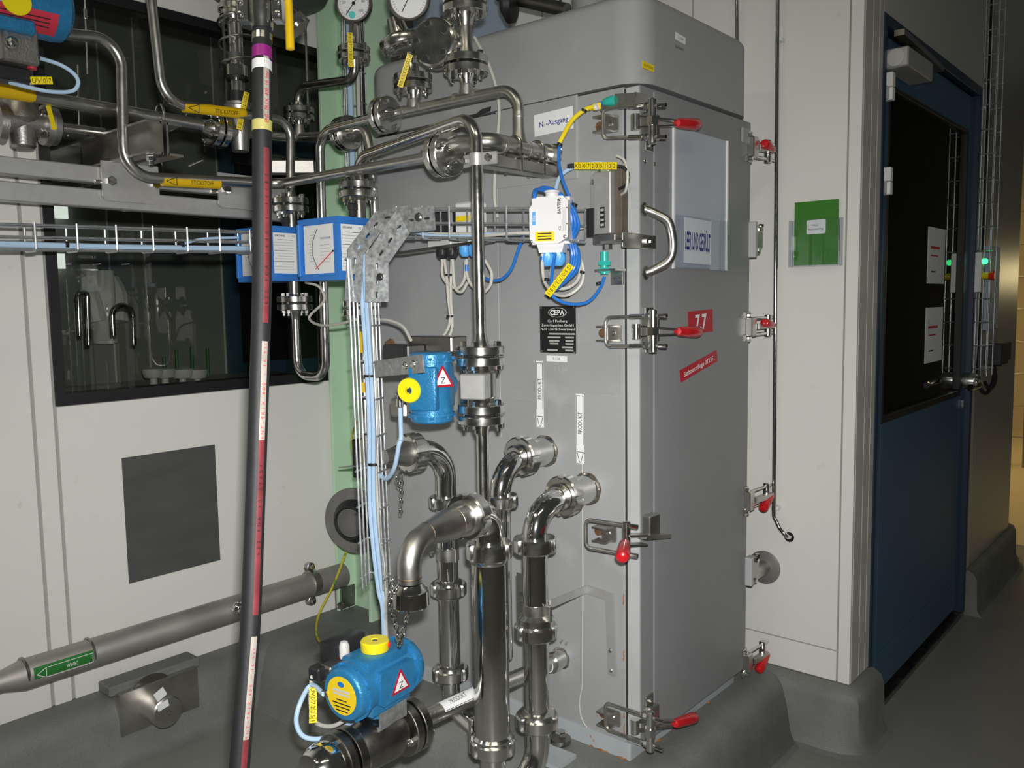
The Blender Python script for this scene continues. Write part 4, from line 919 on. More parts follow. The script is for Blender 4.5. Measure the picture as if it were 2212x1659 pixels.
MB().lathe(FB0-EX*.02, NX, [(0, .036), (.01, .050), (.03, .053), (.05, .050), (.065, .040), (.07, .0), ], 32).build('domed_cap', 'polished', stub)
vmid = (FB0+FB1)/2
MB().lathe(FB0+EX*.02, EX, [(0, .026), (.015, .045), (.04, .052), (FB1.x-FB0.x-.08, .052), (FB1.x-FB0.x-.055, .045), (FB1.x-FB0.x-.04, .026)], 28).build('valve_body', 'dark_steel', valve2)
# bracket + actuator
a2c = A(812, 1463, Y=yp+.005); ayaw = math.radians(7); a2x = V(math.cos(ayaw), math.sin(ayaw), 0); a2y = V(-math.sin(ayaw), math.cos(ayaw), 0)
bz0, bz1 = vmid.z+.045, a2c.z-.062
bx = V(a2c.x+.012, yp, (bz0+bz1)/2)
bk = MB().box(bx-EZ*(bz1-bz0)/2, (.085, .062, .005), (a2x, a2y, EZ)).box(bx+EZ*(bz1-bz0)/2, (.085, .062, .005), (a2x, a2y, EZ)).box(bx-a2y*.030, (.085, .004, bz1-bz0), (a2x, a2y, EZ)).box(bx+a2y*.030, (.085, .004, bz1-bz0), (a2x, a2y, EZ)).build('mounting_bracket', 'galv_sheet', valve2)
MB().cyl(bx-EZ*.06, bx+EZ*.05, .014, n=16).build('stem', 'dark_steel', valve2)
La, ra = .205, .058
body2, cr2 = actuator(valve2, a2c, a2x, EZ, La, ra)
MB().cyl(a2c-EZ*ra*.9, a2c-EZ*(ra*.9+.03), .026, n=24).build('mounting_neck', 'blue_hammer', valve2)
knob(valve2, a2c+EZ*ra*1.08, EZ, .031, .022, dot=V(.55, -.83, 0))
fe = a2c-a2x*La*.502
ep = MB().lathe(fe, -a2x, [(0, ra*.70), (.0015, ra*.70), (.0015, 0)], 36).build('end_plate', 'yellow', body2, label='yellow round maker plate on the actuator end')
eu = EZ; eux = -a2y
MB().prism([(ra*.16*math.cos(2*math.pi*i/20), ra*.10*math.sin(2*math.pi*i/20)) for i in range(20)], fe-a2x*.0016+EZ*ra*.42, eux, EZ, .0005).build('emblem', 'cable_blue', ep)
for i, (w_, h_) in enumerate(((.8, .05), (.8, .035), (.5, .02), (.9, .02), (.8, .02), (.6, .02))): plate('printed_line', fe-a2x*.0017+EZ*ra*(.18-.13*i-(.08 if i > 1 else 0)), eux, EZ, ra*w_, ra*h_*2, .0004, 'plastic_grey' if i < 2 else 'ink', ep)
nf = -a2y; warn(valve2, a2c-a2y*(ra*1.03)+a2x*.012-EZ*.004, nf, EZ, .054)
plate('side_boss', a2c-a2y*(ra*.70)+a2x*.005, a2x, EZ, .105, .072, ra*.32, 'blue_hammer', body2, r=.008)
s2 = a2c+a2y*.075
MB().box(s2+V(-.01, .012, .052), (.095, .05, .05), (a2x, a2y, EZ), .006, 2).build('solenoid_coil', 'black_plastic', valve2)
MB().box(s2+V(-.045, -.012, .022), (.075, .035, .036), (a2x, a2y, EZ), .004).build('solenoid_valve', 'cast', valve2)
MB().box(s2+V(-.088, -.002, .024), (.030, .034, .030), (a2x, a2y, EZ), .004).build('plug', 'black_plastic', valve2)
sp = s2+V(-.030, -.018, .042); MB().lathe(sp, EZ, [(0, .010), (.004, .010), (.004, .012), (.028, .012), (.036, .008), (.039, 0)], 16).build('silencer', 'plastic_grey', valve2)
AIR2 = s2+V(-.105, -.042, -.005); MB().cyl(AIR2, AIR2+V(.05, .012, .004), .008, n=10).build('air_fitting', 'steel', valve2)
PLUG2 = s2+V(-.103, -.002, .020)
# ================================================================= flow meters
def flow_meter(lbl, cx, left, right, corner, ltop, ctop, rtop, lbot, cbot, rbot, axis, ft, fb, lt, lb, needle):
    """dial face on plane X = cx from pixel column left to corner, label face going back to column right"""
    t = thing('flow_meter', lbl, 'flow meter', fb)
    co = A(corner, ctop, X=cx); yl = A(left, ltop, X=cx).y; zt, zb = co.z, A(corner, cbot, X=cx).z
    yc = co.y; xr = A(right, rtop, Y=yc).x; h = zt-zb
    # housing: wedge-topped hexagonal plan
    plan = [(cx, yc), (cx, yl), (cx+.03, yl+.012), (xr+.02, yl+.012), (xr+.03, yl), (xr+.03, yc+.02), (xr, yc)]
    b = MB(); n = len(plan); b.v = [V(x, y, zb+h*.10) for x, y in plan]+[V(x, y, zt-h*.08) for x, y in plan]
    b.f = [list(range(n))[::-1], list(range(n, 2*n))]+[[i, (i+1) % n, (i+1) % n+n, i+n] for i in range(n)]
    body = b.build('housing', 'blue_meter', t)
    for z0, z1, g in ((zt-h*.10, zt, .004), (zb, zb+h*.11, .004)):
        b = MB(); p2 = [((x-(cx+xr)/2)*(1+g*8)+(cx+xr)/2, (y-(yl+yc)/2)*(1+g*8)+(yl+yc)/2) for x, y in plan]
        b.v = [V(x, y, z0) for x, y in p2]+[V(x, y, z1) for x, y in p2]; b.f = [list(range(n))[::-1], list(range(n, 2*n))]+[[i, (i+1) % n, (i+1) % n+n, i+n] for i in range(n)]
        b.build('rim', 'blue_meter', body)
    MB().box(V(cx-.004, yl-.006, (zt+zb)/2), (.012, .012, h*.86), bev=.002).build('dial_bezel', 'blue_meter', body)
    W = yl-yc; dw, dh = W*.76, h*.78; oc = V(cx-.0015, yc+W*.47, (zt+zb)/2); ux = -EY
    d = plate('dial', oc, ux, EZ, dw, dh, .0012, 'label_white', body); o = oc+NX*.0014
    arc = [o+ux*(dw*(-.02-.20*math.sin(math.pi*i/14)))+EZ*dh*(-.42+.84*i/14) for i in range(15)]
    MB().sweep([p+NX*.0003 for p in arc], .0009, 5).build('scale_arc', 'ink', d)
    for i in range(1, 14):
        p = arc[i]; MB().bar(p-ux*dw*.02, p-ux*dw*(.10 if i % 3 else .17), .0006, .0004, up=NX).build('scale_tick', 'ink', d)
    text('KROHNE', o+ux*dw*.25+EZ*dh*.22, ux, EZ, dh*.045, 'ink_blue', d, w=dw*.34)
    for i in range(6): plate('printed_line', o+ux*dw*.22+EZ*dh*(.08-.07*i), ux, EZ, dw*(.36-.03*(i % 3)), dh*.008, .0003, 'plate_grey', d)
    piv = o+ux*dw*.50-EZ*dh*.06; MB().bar(piv+NX*.002, o+ux*dw*needle[0]+EZ*dh*needle[1]+NX*.002, .0022, .001, up=NX).build('needle', 'red_dot', d)
    MB().cyl(piv, piv+NX*.003, .003, n=10).build('needle_hub', 'ink', d)
    # type label on the side face
    W2 = xr-cx; lw, lh = W2*.80, h*.74; lo = V(cx+W2*.52, yc-.001, (zt+zb)/2+h*.01); lp = plate('type_label', lo, EX, EZ, lw, lh, .0010, 'label_white', body); lo = lo+NY*.0010
    text('KROHNE', lo+EX*(-lw*.22)+EZ*lh*.43, EX, EZ, lh*.048, 'ink', lp, w=lw*.40, bold=.015); text('CE', lo+EX*lw*.33+EZ*lh*.43, EX, EZ, lh*.045, 'ink', lp)
    for i in range(12): plate('printed_line', lo+EX*(-lw*(.10 if i % 3 else .02))+EZ*lh*(.33-.067*i), EX, EZ, lw*(.62+.25*((i*7) % 3)/2), lh*.010, .0003, 'plate_grey' if i % 4 else 'ink', lp)
    # measuring tube with flanges
    MB().cyl(ft-EZ*.02, fb+EZ*.02, .019, n=20).build('measuring_tube', 'dark_steel', t)
    MB().lathe(V(ft.x-.022, ft.y, ft.z-.075), EZ, [(0, .012), (.018, .012), (.018, .015), (.034, .015), (.038, .008)], 10).build('cable_gland', 'black_plastic', t)
    joint(t, lt, ft, EZ, r=.0545, t=.016, rp=.0138, ph=25, br=.0105); joint(lb, t, fb, EZ, r=.0545, t=.016, rp=.0138, ph=25, br=.0105)
    return t
flow_meter('left blue flow meter with white dial, partly behind the black hose', 1.50, 512, 646, 580, 497, 487, 495, 600, 607, 606, None, FM1t, FM1b, l6, l1b, (-.05, -.42))
lo2 = thing('nitrogen_pipe', 'thin steel pipe with yellow labels going down behind the upright wire tray', 'pipe', V(x2, fm2y, FM2b.z-.25))
flow_meter('right blue flow meter with red needle beside the upright wire tray', 1.47, 645, 788, 727, 478, 466, 472, 596, 604, 605, None, FM2t, FM2b, l2a, lo2, (-.10, -.40))
pipe(lo2, [FM2b-EZ*.03, V(x2, fm2y, A(826, 1040, X=x2).z)], .0138, 0, 'brushed'); 
for y0, y1 in ((716, 762), (826, 848)): sleeve(lo2, V(x2, fm2y, A(800, y0, X=x2).z), V(x2, fm2y, A(800, y1, X=x2).z), .0150)
# ================================================================= gauges and regulators on top
def gauge(lbl, c, n, r, nums, par_loc, needle_ang, dot=False):
    g = thing('pressure_gauge', lbl, 'gauge', par_loc); n = n.normalized(); ux = EZ.cross(n).normalized(); uy = n.cross(ux)
    MB().lathe(c-n*.022, n, [(0, r*.9), (.004, r*1.0), (.026, r*1.0), (.028, r*1.06), (.036, r*1.06), (.038, r*1.0), (.034, r*.93), (.026, r*.92), (.026, 0)], 40).build('case', 'dark_steel', g)
    d = MB().prism(circ(r*.92, 36), c+n*.0045, ux, uy, .001).build('dial', 'label_white', g); o = c+n*.0056
    for i in range(31):
        a = math.radians(225-270*i/30); p = ux*math.cos(a)+uy*math.sin(a); MB().bar(o+p*r*.86, o+p*r*(.74 if i % 6 == 0 else .80), .0009, .0003, up=n).build('scale_tick', 'ink', d)
    for i, s in enumerate(nums):
        a = math.radians(225-270*i/(len(nums)-1)); text(s, o+(ux*math.cos(a)+uy*math.sin(a))*r*.58, ux, uy, r*.15, 'ink', d)
    a = math.radians(needle_ang); p = ux*math.cos(a)+uy*math.sin(a)
    MB().bar(o-p*r*.25+n*.002, o+p*r*.78+n*.002, .0022, .0008, up=n).build('needle', 'ink', d); MB().cyl(o, o+n*.004, r*.09, n=14).build('needle_hub', 'ink', d)
    if dot: MB().prism(circ(r*.2, 18), o-uy*r*.62-ux*r*.12, ux, uy, .0008).build('mark_dot', 'teal_dot', d)
    return g
X4 = 1.74
def g4(px, py): return A(px, py, X=X4)
s4 = thing('gauge_pipe', 'dark S-bent steel pipe leading up to the round pressure gauge', 'pipe', g4(648, 240))
gf = g4(765, 117); gfl = g4(645, 247)
gg = gauge('round pressure gauge with teal dot in front of the green column', A(765, 8, X=X4-.02), V(-.82, -.55, -.10), sz(37, g4(765, 10)), ['0', '20', '40', '60', '80', '100'], gf, -128, True)
MB().box(V(gf.x, gf.y, (A(765, 55, X=X4).z+gf.z)/2+.012), (.020, .020, .075), bev=.003).build('gauge_stem', 'steel', gg)
joint(s4, gg, gf, EZ, r=.049, t=.014, rp=.012, ph=20, br=.0095)
pipe(s4, [gf-EZ*.035, V(gf.x, gf.y, g4(765, 172).z), V(gfl.x, gfl.y, g4(648, 186).z), gfl+EZ*.035], .0138, [0, .05, .05, 0], 'dark_steel')
cable_tag(A(757, 108, X=X4-.06), -EZ, -EY, .098, .015, 'PI07235105', gg)
l4 = thing('nitrogen_header', 'steel header pipe with tee below the S-bent gauge pipe', 'pipe', g4(655, 300))
joint(l4, s4, gfl, EZ, r=.050, t=.014, rp=.012, ph=20, br=.0095)
tz = g4(650, 296).z; tp = V(gfl.x, gfl.y, tz)
MB().lathe(tp, EZ, [(0, .018), (.02, .018), (.04, .0145), (gfl.z-tz-.02, .014)], 20).build('tee_branch', 'satin', l4)
fl4 = g4(748, 288); dr4 = V(.03, -1, .02).normalized()
pipe(l4, [A(520, 288, Y=2.45), V(tp.x-.03, tp.y+.03, tz+.0), tp, fl4+V(0, .04, 0)], .0150, [0, .05, .03, 0], 'brushed')
l4b = thing('nitrogen_header', 'steel flange and bend behind the bent double-tee pipe', 'pipe', fl4)
joint(l4, l4b, fl4, -EY, r=.053, t=.014, rp=.0138, ph=35, br=.0095)
pipe(l4b, [fl4-EY*.03, fl4+V(0, -.09, .012), fl4+V(0, -.12, -.10), V(fl4.x, fl4.y-.125, fl4.z-.30)], .0135, [0, .04, .04, 0], 'brushed')
# gauge 2 on flange B with diaphragm regulator
g2 = thing('pressure_gauge', 'diaphragm pressure gauge with tag PI07235106 on the rear tee', 'gauge', FB)
joint(l1a, g2, FB, EZ, r=.052, t=.015, rp=R1, ph=25, br=.010)
MB().box(FB+V(0, 0, .056), (.024, .024, .055), bev=.003).build('stem_block', 'polished', g2)
rc = A(868, 92, X=FB.x); rc = V(FB.x, rc.y, rc.z)
rn = V(-.22, .16, .95).normalized()
MB().lathe(rc-rn*.024, rn, [(0, .025), (.004, .050), (.012, .060), (.018, .062), (.030, .062), (.036, .060), (.044, .048), (.050, .028), (.072, .024), (.09, .022)], 36).build('diaphragm_housing', 'steel', g2)
for i in range(8):
    a = math.pi*i/4+.3; u_, w_, _ = frame(rn); q = rc-rn*.006+(u_*math.cos(a)+w_*math.sin(a))*.054
    bolt(q-rn*.012, -rn, .006, g2)
n2_ = V(-.80, -.50, -.18)
gc = A(884, -4, X=FB.x-.02); n2n = n2_.normalized(); gr = sz(44, gc)
MB().lathe(gc-n2n*.022, n2n, [(0, gr*.9), (.004, gr), (.026, gr), (.028, gr*1.06), (.036, gr*1.06), (.038, gr), (.034, gr*.93), (.026, gr*.92), (.026, 0)], 40).build('case', 'dark_steel', g2)
ux_ = EZ.cross(n2n).normalized(); uy_ = n2n.cross(ux_); d_ = MB().prism(circ(gr*.92, 36), gc+n2n*.0045, ux_, uy_, .001).build('dial', 'label_white', g2)
for i in range(31):
    a = math.radians(225-270*i/30); p = ux_*math.cos(a)+uy_*math.sin(a); MB().bar(gc+n2n*.0056+p*gr*.86, gc+n2n*.0056+p*gr*.76, .0009, .0003, up=n2n).build('scale_tick', 'ink', d_)
a = math.radians(-122); p = ux_*math.cos(a)+uy_*math.sin(a); MB().bar(gc+n2n*.007, gc+n2n*.007+p*gr*.75, .0022, .0008, up=n2n).build('needle', 'ink', d_)
tg0, tg1 = A(886, 117, X=FB.x-.065), A(864, 187, X=FB.x-.065); dd = (tg1-tg0).normalized()
cable_tag((tg0+tg1)/2, dd, dd.cross(V(0, 0, 0)-FW).normalized()*-1 if False else (FW.cross(dd)).normalized()*-1, (tg1-tg0).length, .015, 'PI07235106', g2)
# pressure regulator on flange A
rg = thing('pressure_regulator', 'bolted steel regulator with big round cover above the front tee', 'regulator', FA)
joint(l1a, rg, FA, EZ, r=.0575, t=.016, rp=R1, ph=15, br=.0105)
ft_ = V(FA.x, FA.y, A(1010, 10, X=FA.x).z)
MB().lathe(FA+EZ*.02, EZ, [(0, .026), (.03, .0175), (ft_.z-FA.z-.06, .0175), (ft_.z-FA.z-.03, .026)], 24).build('tee_body', 'satin', rg)
top_rg = thing('pressure_regulator', 'steel flange and body at the top edge above the round cover', 'regulator', ft_)
joint(rg, top_rg, ft_, EZ, r=.0575, t=.016, rp=.02, ph=15, br=.0105)
MB().lathe(ft_+EZ*.02, EZ, [(0, .045), (.05, .050), (.10, .050), (.12, .03), (.22, .03)], 28).build('body', 'steel', top_rg)
cc = A(938, 92, X=FA.x-.06); cn = V(-.90, -.30, -.05).normalized()
cv = MB().lathe(cc+cn*.012, -cn, [(0, 0), (0, .055), (.004, .060), (.018, .061), (.0185, .057), (.022, .057), (.0225, .063), (.040, .063), (.042, .055), (.07, .03), (.10, .020)], 40).build('round_cover', 'steel', rg)
u_, w_, _ = frame(cn)
for i in range(5):
    a = 2*math.pi*i/5+.5; bolt(cc+cn*.010+(u_*math.cos(a)+w_*math.sin(a))*.044, cn, .0095, cv)
MB().cyl(cc-cn*.05, V(FA.x, FA.y, cc.z), .022, n=20).build('side_branch', 'satin', rg)
for i in range(10):
    a = 2*math.pi*i/10; MB().cyl(cc-cn*.012+(u_*math.cos(a)+w_*math.sin(a))*.060, cc-cn*.008+(u_*math.cos(a)+w_*math.sin(a))*.066, .004, n=8).build('rim_stud', 'steel', cv)
# dark line and pale-blue duct above the cabinet
dk = thing('black_valve_pipe', 'dark valve and pipe above the hood at the top edge', 'pipe', A(1140, 30, X=2.1))
MB().cyl(A(1080, -10, X=2.1), A(1225, 22, X=2.1), .020, n=18).build('tube', 'dark_steel', dk); MB().lathe(A(1118, 8, X=2.1), V(-.4, .9, .1), [(0, .02), (.01, .055), (.03, .058), (.05, .03)], 24).build('valve_bonnet', 'black_plastic', dk)
MB().cyl(A(1200, -40, X=2.12), A(1206, 24, X=2.12), .014, n=14).build('riser', 'dark_steel', dk)
du = thing('duct', 'pale blue sheet duct standing behind the cabinet hood', 'duct', V(2.4, 2.3, .21))
slab('duct_body', 2.30, 2.585, 2.20, 2.44, .21, 3.0, 'pale_blue', du, bev=.004); slab('duct_rib', 2.285, 2.30, 2.28, 2.31, .21, 3.0, 'pale_blue', du)
# ================================================================= wire trays
def wire_tray(lbl, P, side, up, w, h, pitch, r=.0026, cat='cable tray', m='galv', open_end=True, n=6, name='wire_tray', hooks=True):
    """mesh tray along polyline P; side = across, up = open side"""
    t = thing(name, lbl, cat, P[0]); side, up = side.normalized(), up.normalized()
    offs = [(-w/2, h), (-w/2, h*.5), (-w/2, 0), (0, 0), (w/2, 0), (w/2, h*.5), (w/2, h)]
    for a, b in offs: MB().sweep([p+side*a+up*b for p in P], r, n).build('long_wire', m, t)
    L = (P[-1]-P[0]).length; d = (P[-1]-P[0]).normalized(); k = int(L/pitch)
    for i in range(k+1):
        c = P[0]+d*min(L, (i+.3)*pitch)
        MB().tube([c+side*(-w/2-r)+up*(h+.006), c+side*(-w/2-r)-up*r*1.5, c+side*(w/2+r)-up*r*1.5, c+side*(w/2+r)+up*(h+.006)], r, .006, n, 4).build('cross_wire', m, t)
    return t
# left horizontal run along the window
YT = 2.30
tl0, tl1 = A(-60, 538, Y=YT), A(560, 545, Y=YT)
tl = wire_tray('galvanised wire tray running along the window at the left', [tl0, tl1], EY, EZ, .06, sz(42, tl1), .10, r=.0028)
MB().cable([tl0+V(0, -.02, .012), (tl0+tl1)/2+V(0, -.02, .008), tl1+V(0, -.02, .010)], .008).build('air_hose_bundle', 'hose_blue', tl)
MB().cable([A(395, 527, Y=YT-.02), A(440, 516, Y=YT-.02), A(515, 513, Y=YT-.02)], .004).build('air_hose', 'hose_blue', tl)
for px in (143, 393): q = A(px, 529, Y=YT-.02); MB().cyl(q-EX*.004, q+EX*.004, .0095, n=12).build('cable_tie', 'black', tl)
# upright run
XT = 1.50
vt0, vt1 = A(822, 1262, X=XT), A(790, 560, X=XT); yt = (vt0.y+vt1.y)/2
sd = V(.42, -.90, 0).normalized(); upv = V(-.90, -.42, 0).normalized()
w_t = .062
vt = wire_tray('galvanised upright wire tray full of cables left of the cabinet', [V(vt0.x, vt0.y+.002, vt0.z), V(vt1.x, vt1.y, vt1.z)], sd, upv, w_t, .045, .098, r=.0030)
# horizontal run in front of the cabinet
ht0, ht1 = A(862, 512, X=1.585), A(1250, 519, X=1.655)
ht = wire_tray('galvanised wire tray crossing in front of the cabinet face', [ht0, ht1], (EX*.97+EY*.1), EZ, .07, sz(58, ht0), .088, r=.0028)
# slotted corner plates joining both runs
def corner_plate(par, p0, pc0, pc1, p1, th=.0025, wd=.038, nrm=None):
    """bent galvanised strap: upright leg, 45 degree piece, horizontal leg"""
    n = nrm.normalized(); pts = [p0, pc0, pc1, p1]
    b = MB(); L = []; R_ = []
    for i, p in enumerate(pts):
        d1_ = (pts[i]-pts[i-1]).normalized() if i else (pts[1]-pts[0]).normalized(); d2_ = (pts[i+1]-pts[i]).normalized() if i < 3 else d1_
        s = n.cross((d1_+d2_).normalized()); k = 1/max(.5, s.dot(n.cross(d1_))); L.append(p+s*wd/2*k); R_.append(p-s*wd/2*k)
    for i in range(3):
        ux = (pts[i+1]-pts[i]).normalized(); uy = n.cross(ux); o = (pts[i]+pts[i+1])/2
        poly = [((q-o).dot(ux), (q-o).dot(uy)) for q in (R_[i], R_[i+1], L[i+1], L[i])]; ln = (pts[i+1]-pts[i]).length
        ns = max(1, int(ln/.034)); hs = [slot(-ln/2+ln*(j+.5)/ns, 0, .017, .0062) for j in range(ns)]
        b.prism(poly, o, ux, uy, th, hs)
    return b.build('slotted_corner_plate', 'galv_sheet', par)
nn = upv
for dx, pp in ((0, ((815, 652), (815, 560), (872, 478), (940, 470))), (1, ((762, 652), (768, 545), (822, 473), (885, 462)))):
    xx = XT-.05+.012*dx
    P = [A(*q, X=xx-(.0 if i < 2 else -.06*(i-1)*.5)) for i, q in enumerate(pp)]
    cpn = corner_plate(vt, *P, nrm=V(-.85, -.52, 0), wd=sz(52 if dx == 0 else 36, P[0]))
for q in ((905, 468), (822, 598)):
    p = A(*q, X=XT-.055); MB().lathe(p, upv, [(0, .010), (.003, .010), (.003, .006), (.008, .006), (.008, 0)], 8).build('carriage_bolt', 'steel', vt)
# support rail below the horizontal run
MB().bar(A(860, 548, X=1.62), A(1060, 520, X=1.69), .03, .008).build('support_rail', 'dark_steel', ht)
# ================================================================= junction boxes and sensor cables
def gland(par, p, m, r=.017, h=.034): return MB().lathe(p, -EZ, [(0, r*.8), (.006, r*.8), (.006, r*1.05), (h*.65, r*1.05), (h*.8, r*.9), (h, r*.55)], 10).build('cable_gland', m, par)
bxp = A(1190, 477, X=1.62)
jb = thing('junction_box', 'white plastic junction box with two blue cable glands in front of cabinet', 'junction box', bxp-EZ*.06)
ux, uy = V(.35, -.94, 0).normalized(), EZ; nb = ux.cross(uy)
w, h = sz(86, bxp), sz(100, bxp); c_ = .024
poly = [(-w/2+c_*.6, -h/2), (w/2-c_, -h/2), (w/2, -h/2+c_*.6), (w/2, h/2-c_*.4), (w/2-c_*.5, h/2), (-w/2+c_*.8, h/2), (-w/2, h/2-c_*1.1), (-w/2, -h/2+c_*.5)]
base = MB().prism([(-w/2, -h/2), (w/2, -h/2), (w/2, h/2), (-w/2, h/2)], bxp-nb*.036, ux, uy, .036).build('box_base', 'plastic_white', jb)
lid = MB().prism(poly, bxp, ux, uy, .020).build('box_lid', 'plastic_white', jb)
fo = bxp+nb*.020
lb_ = plate('warning_label', fo-ux*w*.10-uy*h*.34, ux, uy, w*.50, h*.20, .0006, 'tag_yellow', lid)
for i in range(3): plate('printed_line', fo-ux*w*.10-uy*h*(.28+.06*i)+nb*.0006, ux, uy, w*.36, h*.022, .0003, 'ink', lb_)
lb2 = plate('blue_label', fo-ux*w*.40+uy*h*.05-ux*-.002, ux, uy, w*.09, h*.28, .0006, 'gland_blue', lid); text('EExi', fo-ux*w*.378+uy*h*.05+nb*.0006, uy, -ux, .006, 'white', lb2)
text('BARTEC', fo+ux*w*.28+uy*h*.28, uy, -ux, .008, 'ink', lid, w=.034, bold=.012); text('CE', fo+ux*w*.30-uy*h*.18, uy, -ux, .006, 'ink', lid)
for i in range(3): plate('printed_line', fo+ux*w*(.36+.035*i)+uy*h*.0, ux, uy, .0012, h*.5, .0003, 'plate_grey', lid)
for sx, sy in ((.3, .42), (.42, -.36), (-.46, -.44)): bolt(fo+ux*w*sx+uy*h*sy, nb, .0042, lid, SCREW, 'screw')
gb = MB().prism([(-w*.30, 0), (w*.30, 0), (w*.36, .022), (-w*.36, .022)], bxp-uy*(h/2+.020)-nb*.030, ux, uy, .036).build('gland_plate', 'plastic_white', jb)
gA, gB = bxp-uy*(h/2+.018)-ux*w*.13-nb*.010, bxp-uy*(h/2+.018)+ux*w*.16-nb*.010
gland(jb, gA, 'gland_blue'); gland(jb, gB, 'gland_blue')
MB().lathe(bxp+uy*h/2-nb*.012, uy, [(0, .016), (.010, .016), (.012, .019), (.016, .019), (.018, .014), (.018, 0)], 16).build('blank_plug', 'plastic_white', jb)
# second box hidden behind the wire tray
b2 = A(1000, 480, X=1.70)
jb2 = thing('junction_box', 'white and black junction boxes behind the horizontal wire tray', 'junction box', b2-EZ*.05)
MB().box(b2+V(0, -.03, .0), (.05, .075, .10), bev=.005).build('box_base', 'plastic_white', jb2); MB().box(b2+V(0, .055, -.01), (.05, .07, .085), bev=.005).build('box_base', 'black_plastic', jb2)
plate('warning_label', A(1000, 472, X=1.672), -EY, EZ, .05, .014, .0006, 'tag_yellow', jb2); plate('blue_label', A(1022, 484, X=1.672), -EY, EZ, .012, .03, .0006, 'gland_blue', jb2)
MB().box(A(965, 528, X=1.69), (.06, .09, .022), bev=.003).build('gland_plate', 'plastic_grey', jb2); MB().box(A(1020, 521, X=1.70), (.05, .055, .020), bev=.003).build('gland_plate', 'plastic_white', jb2)
for q, m in (((955, 533), 'black_plastic'), ((976, 533), 'black_plastic'), ((1004, 527), 'gland_blue'), ((1024, 527), 'gland_blue')): gland(jb2, A(*q, X=1.68), m, .016, .034)
# cables --------------------------------------------------------------
def cab_(name, lbl, pts, X, r, m, cat='cable', k=6):
    P = [A(p[0], p[1], X=(p[2] if len(p) > 2 else X)) for p in pts]; o = MB().cable(P, r, 8, k).build(name, m); return tag(o, lbl, cat), P
def tie(par, p, d, r): return MB().cyl(p-d.normalized()*.003, p+d.normalized()*.003, r, n=12).build('cable_tie', 'black', par)
RG, RB = .0042, .0042
c1, P = cab_('sensor_cable', 'blue cable hanging in a loop from wire tray towards the left glands', [(1132, 505), (1118, 545), (1105, 580), (1085, 602), (1062, 606), (1045, 600)], 1.70, RB, 'cable_blue')
c2, P = cab_('sensor_cable', 'blue cable from upper teal sensor down past the white junction box', [(1302, 222, 1.775), (1270, 233, 1.74), (1235, 262, 1.72), (1213, 300, 1.70), (1207, 345, 1.68), (1216, 390, 1.66), (1232, 430, 1.655), (1245, 470, 1.66), (1240, 520, 1.69), (1250, 545, 1.69), (1248, 580, 1.68), (1225, 605, 1.66), (1192, 632, 1.66)], 1.7, RB, 'cable_blue')
u = (A(1213, 300, X=1.705)-A(1208, 312, X=1.70)).normalized()
sy = MB().cable([A(1290, 228, X=1.745), A(1262, 238, X=1.735), A(1236, 260, X=1.715), A(1217, 292, X=1.695), A(1209, 308, X=1.69)], .0056, 8).build('marker_strip', 'tag_yellow', c2)
plate('marker_tag', A(1290, 230, X=1.735), -EY, EZ, .022, .016, .001, 'tag_yellow', c2)
for q in ((1209, 312, 1.69), (1262, 238, 1.725), (1241, 442, 1.65)): tie(c2, A(q[0], q[1], X=q[2]), EZ*.6-EY*.3, .007)
MB().cyl(A(1286, 233, X=1.73), A(1291, 229, X=1.73), .0075, n=10).build('cable_tie', 'white', c2)
for i, (o1, o2) in enumerate(((0, 0), (5, 4), (10, 7))):
    cab_('sensor_cable', ['outermost', 'middle', 'innermost'][i]+' of the blue cables looped over the top of white junction box', [(1155, 440-i*2, 1.66), (1158-o1*.3, 415-o2*.5, 1.66), (1175, 405+o2, 1.65), (1200, 412+o2, 1.645), (1225, 432+o1, 1.645), (1243-o1, 462, 1.645), (1250-o1*1.5, 490, 1.65), (1240-o1, 515, 1.66), (1246-o1, 550, 1.67), (1240-o1, 580, 1.66), (1215-o1, 612, 1.655), (1186-o1*.4, 632, 1.65)], 1.65, RB, 'cable_blue')
c3, P = cab_('sensor_cable', 'blue cable swinging under the marker tag to the lower teal sensor', [(1186, 632, 1.65), (1205, 648, 1.66), (1235, 657, 1.69), (1270, 652, 1.73), (1295, 625, 1.76), (1306, 598, 1.77)], 1.7, RB, 'cable_blue')
tie(c3, A(1293, 612, X=1.755), EZ*.8+EY*.2, .006)
t0, t1 = A(1183, 637, X=1.635), A(1234, 572, X=1.635); dd = (t0-t1).normalized(); perp = FW.cross(dd).normalized()
cable_tag((t0+t1)/2, dd, -perp, (t0-t1).length, .017, 'GS072351', c3)
c4, P = cab_('sensor_cable', 'blue cable dropping from right gland of the white junction box', [(1200, 548, 1.61), (1193, 585, 1.62), (1190, 630, 1.64)], 1.62, RB, 'cable_blue')
c5, P = cab_('sensor_cable', 'grey cable loop under left gland of the white junction box', [(1172, 548, 1.61), (1172, 580, 1.61), (1178, 612, 1.63), (1200, 635, 1.68), (1228, 637, 1.72), (1255, 615, 1.74), (1260, 580, 1.74), (1245, 545, 1.73), (1225, 520, 1.72)], 1.62, RG, 'cable_grey')
MB().cyl(A(1172, 554, X=1.61), A(1172, 566, X=1.61), .0052, n=12).build('marker_band', 'cable_blue', c5)
for q in ((1181, 604, 1.62), (1258, 588, 1.73)): tie(c5, A(q[0], q[1], X=q[2]), EZ-EY*.3, .0065)
cab_('sensor_cable', 'second grey cable loop beside white junction box', [(1212, 535, 1.66), (1232, 535, 1.70), (1252, 560, 1.73), (1250, 600, 1.73), (1230, 620, 1.72), (1205, 622, 1.70), (1190, 600, 1.68), (1195, 565, 1.66)], 1.7, RG, 'cable_grey')
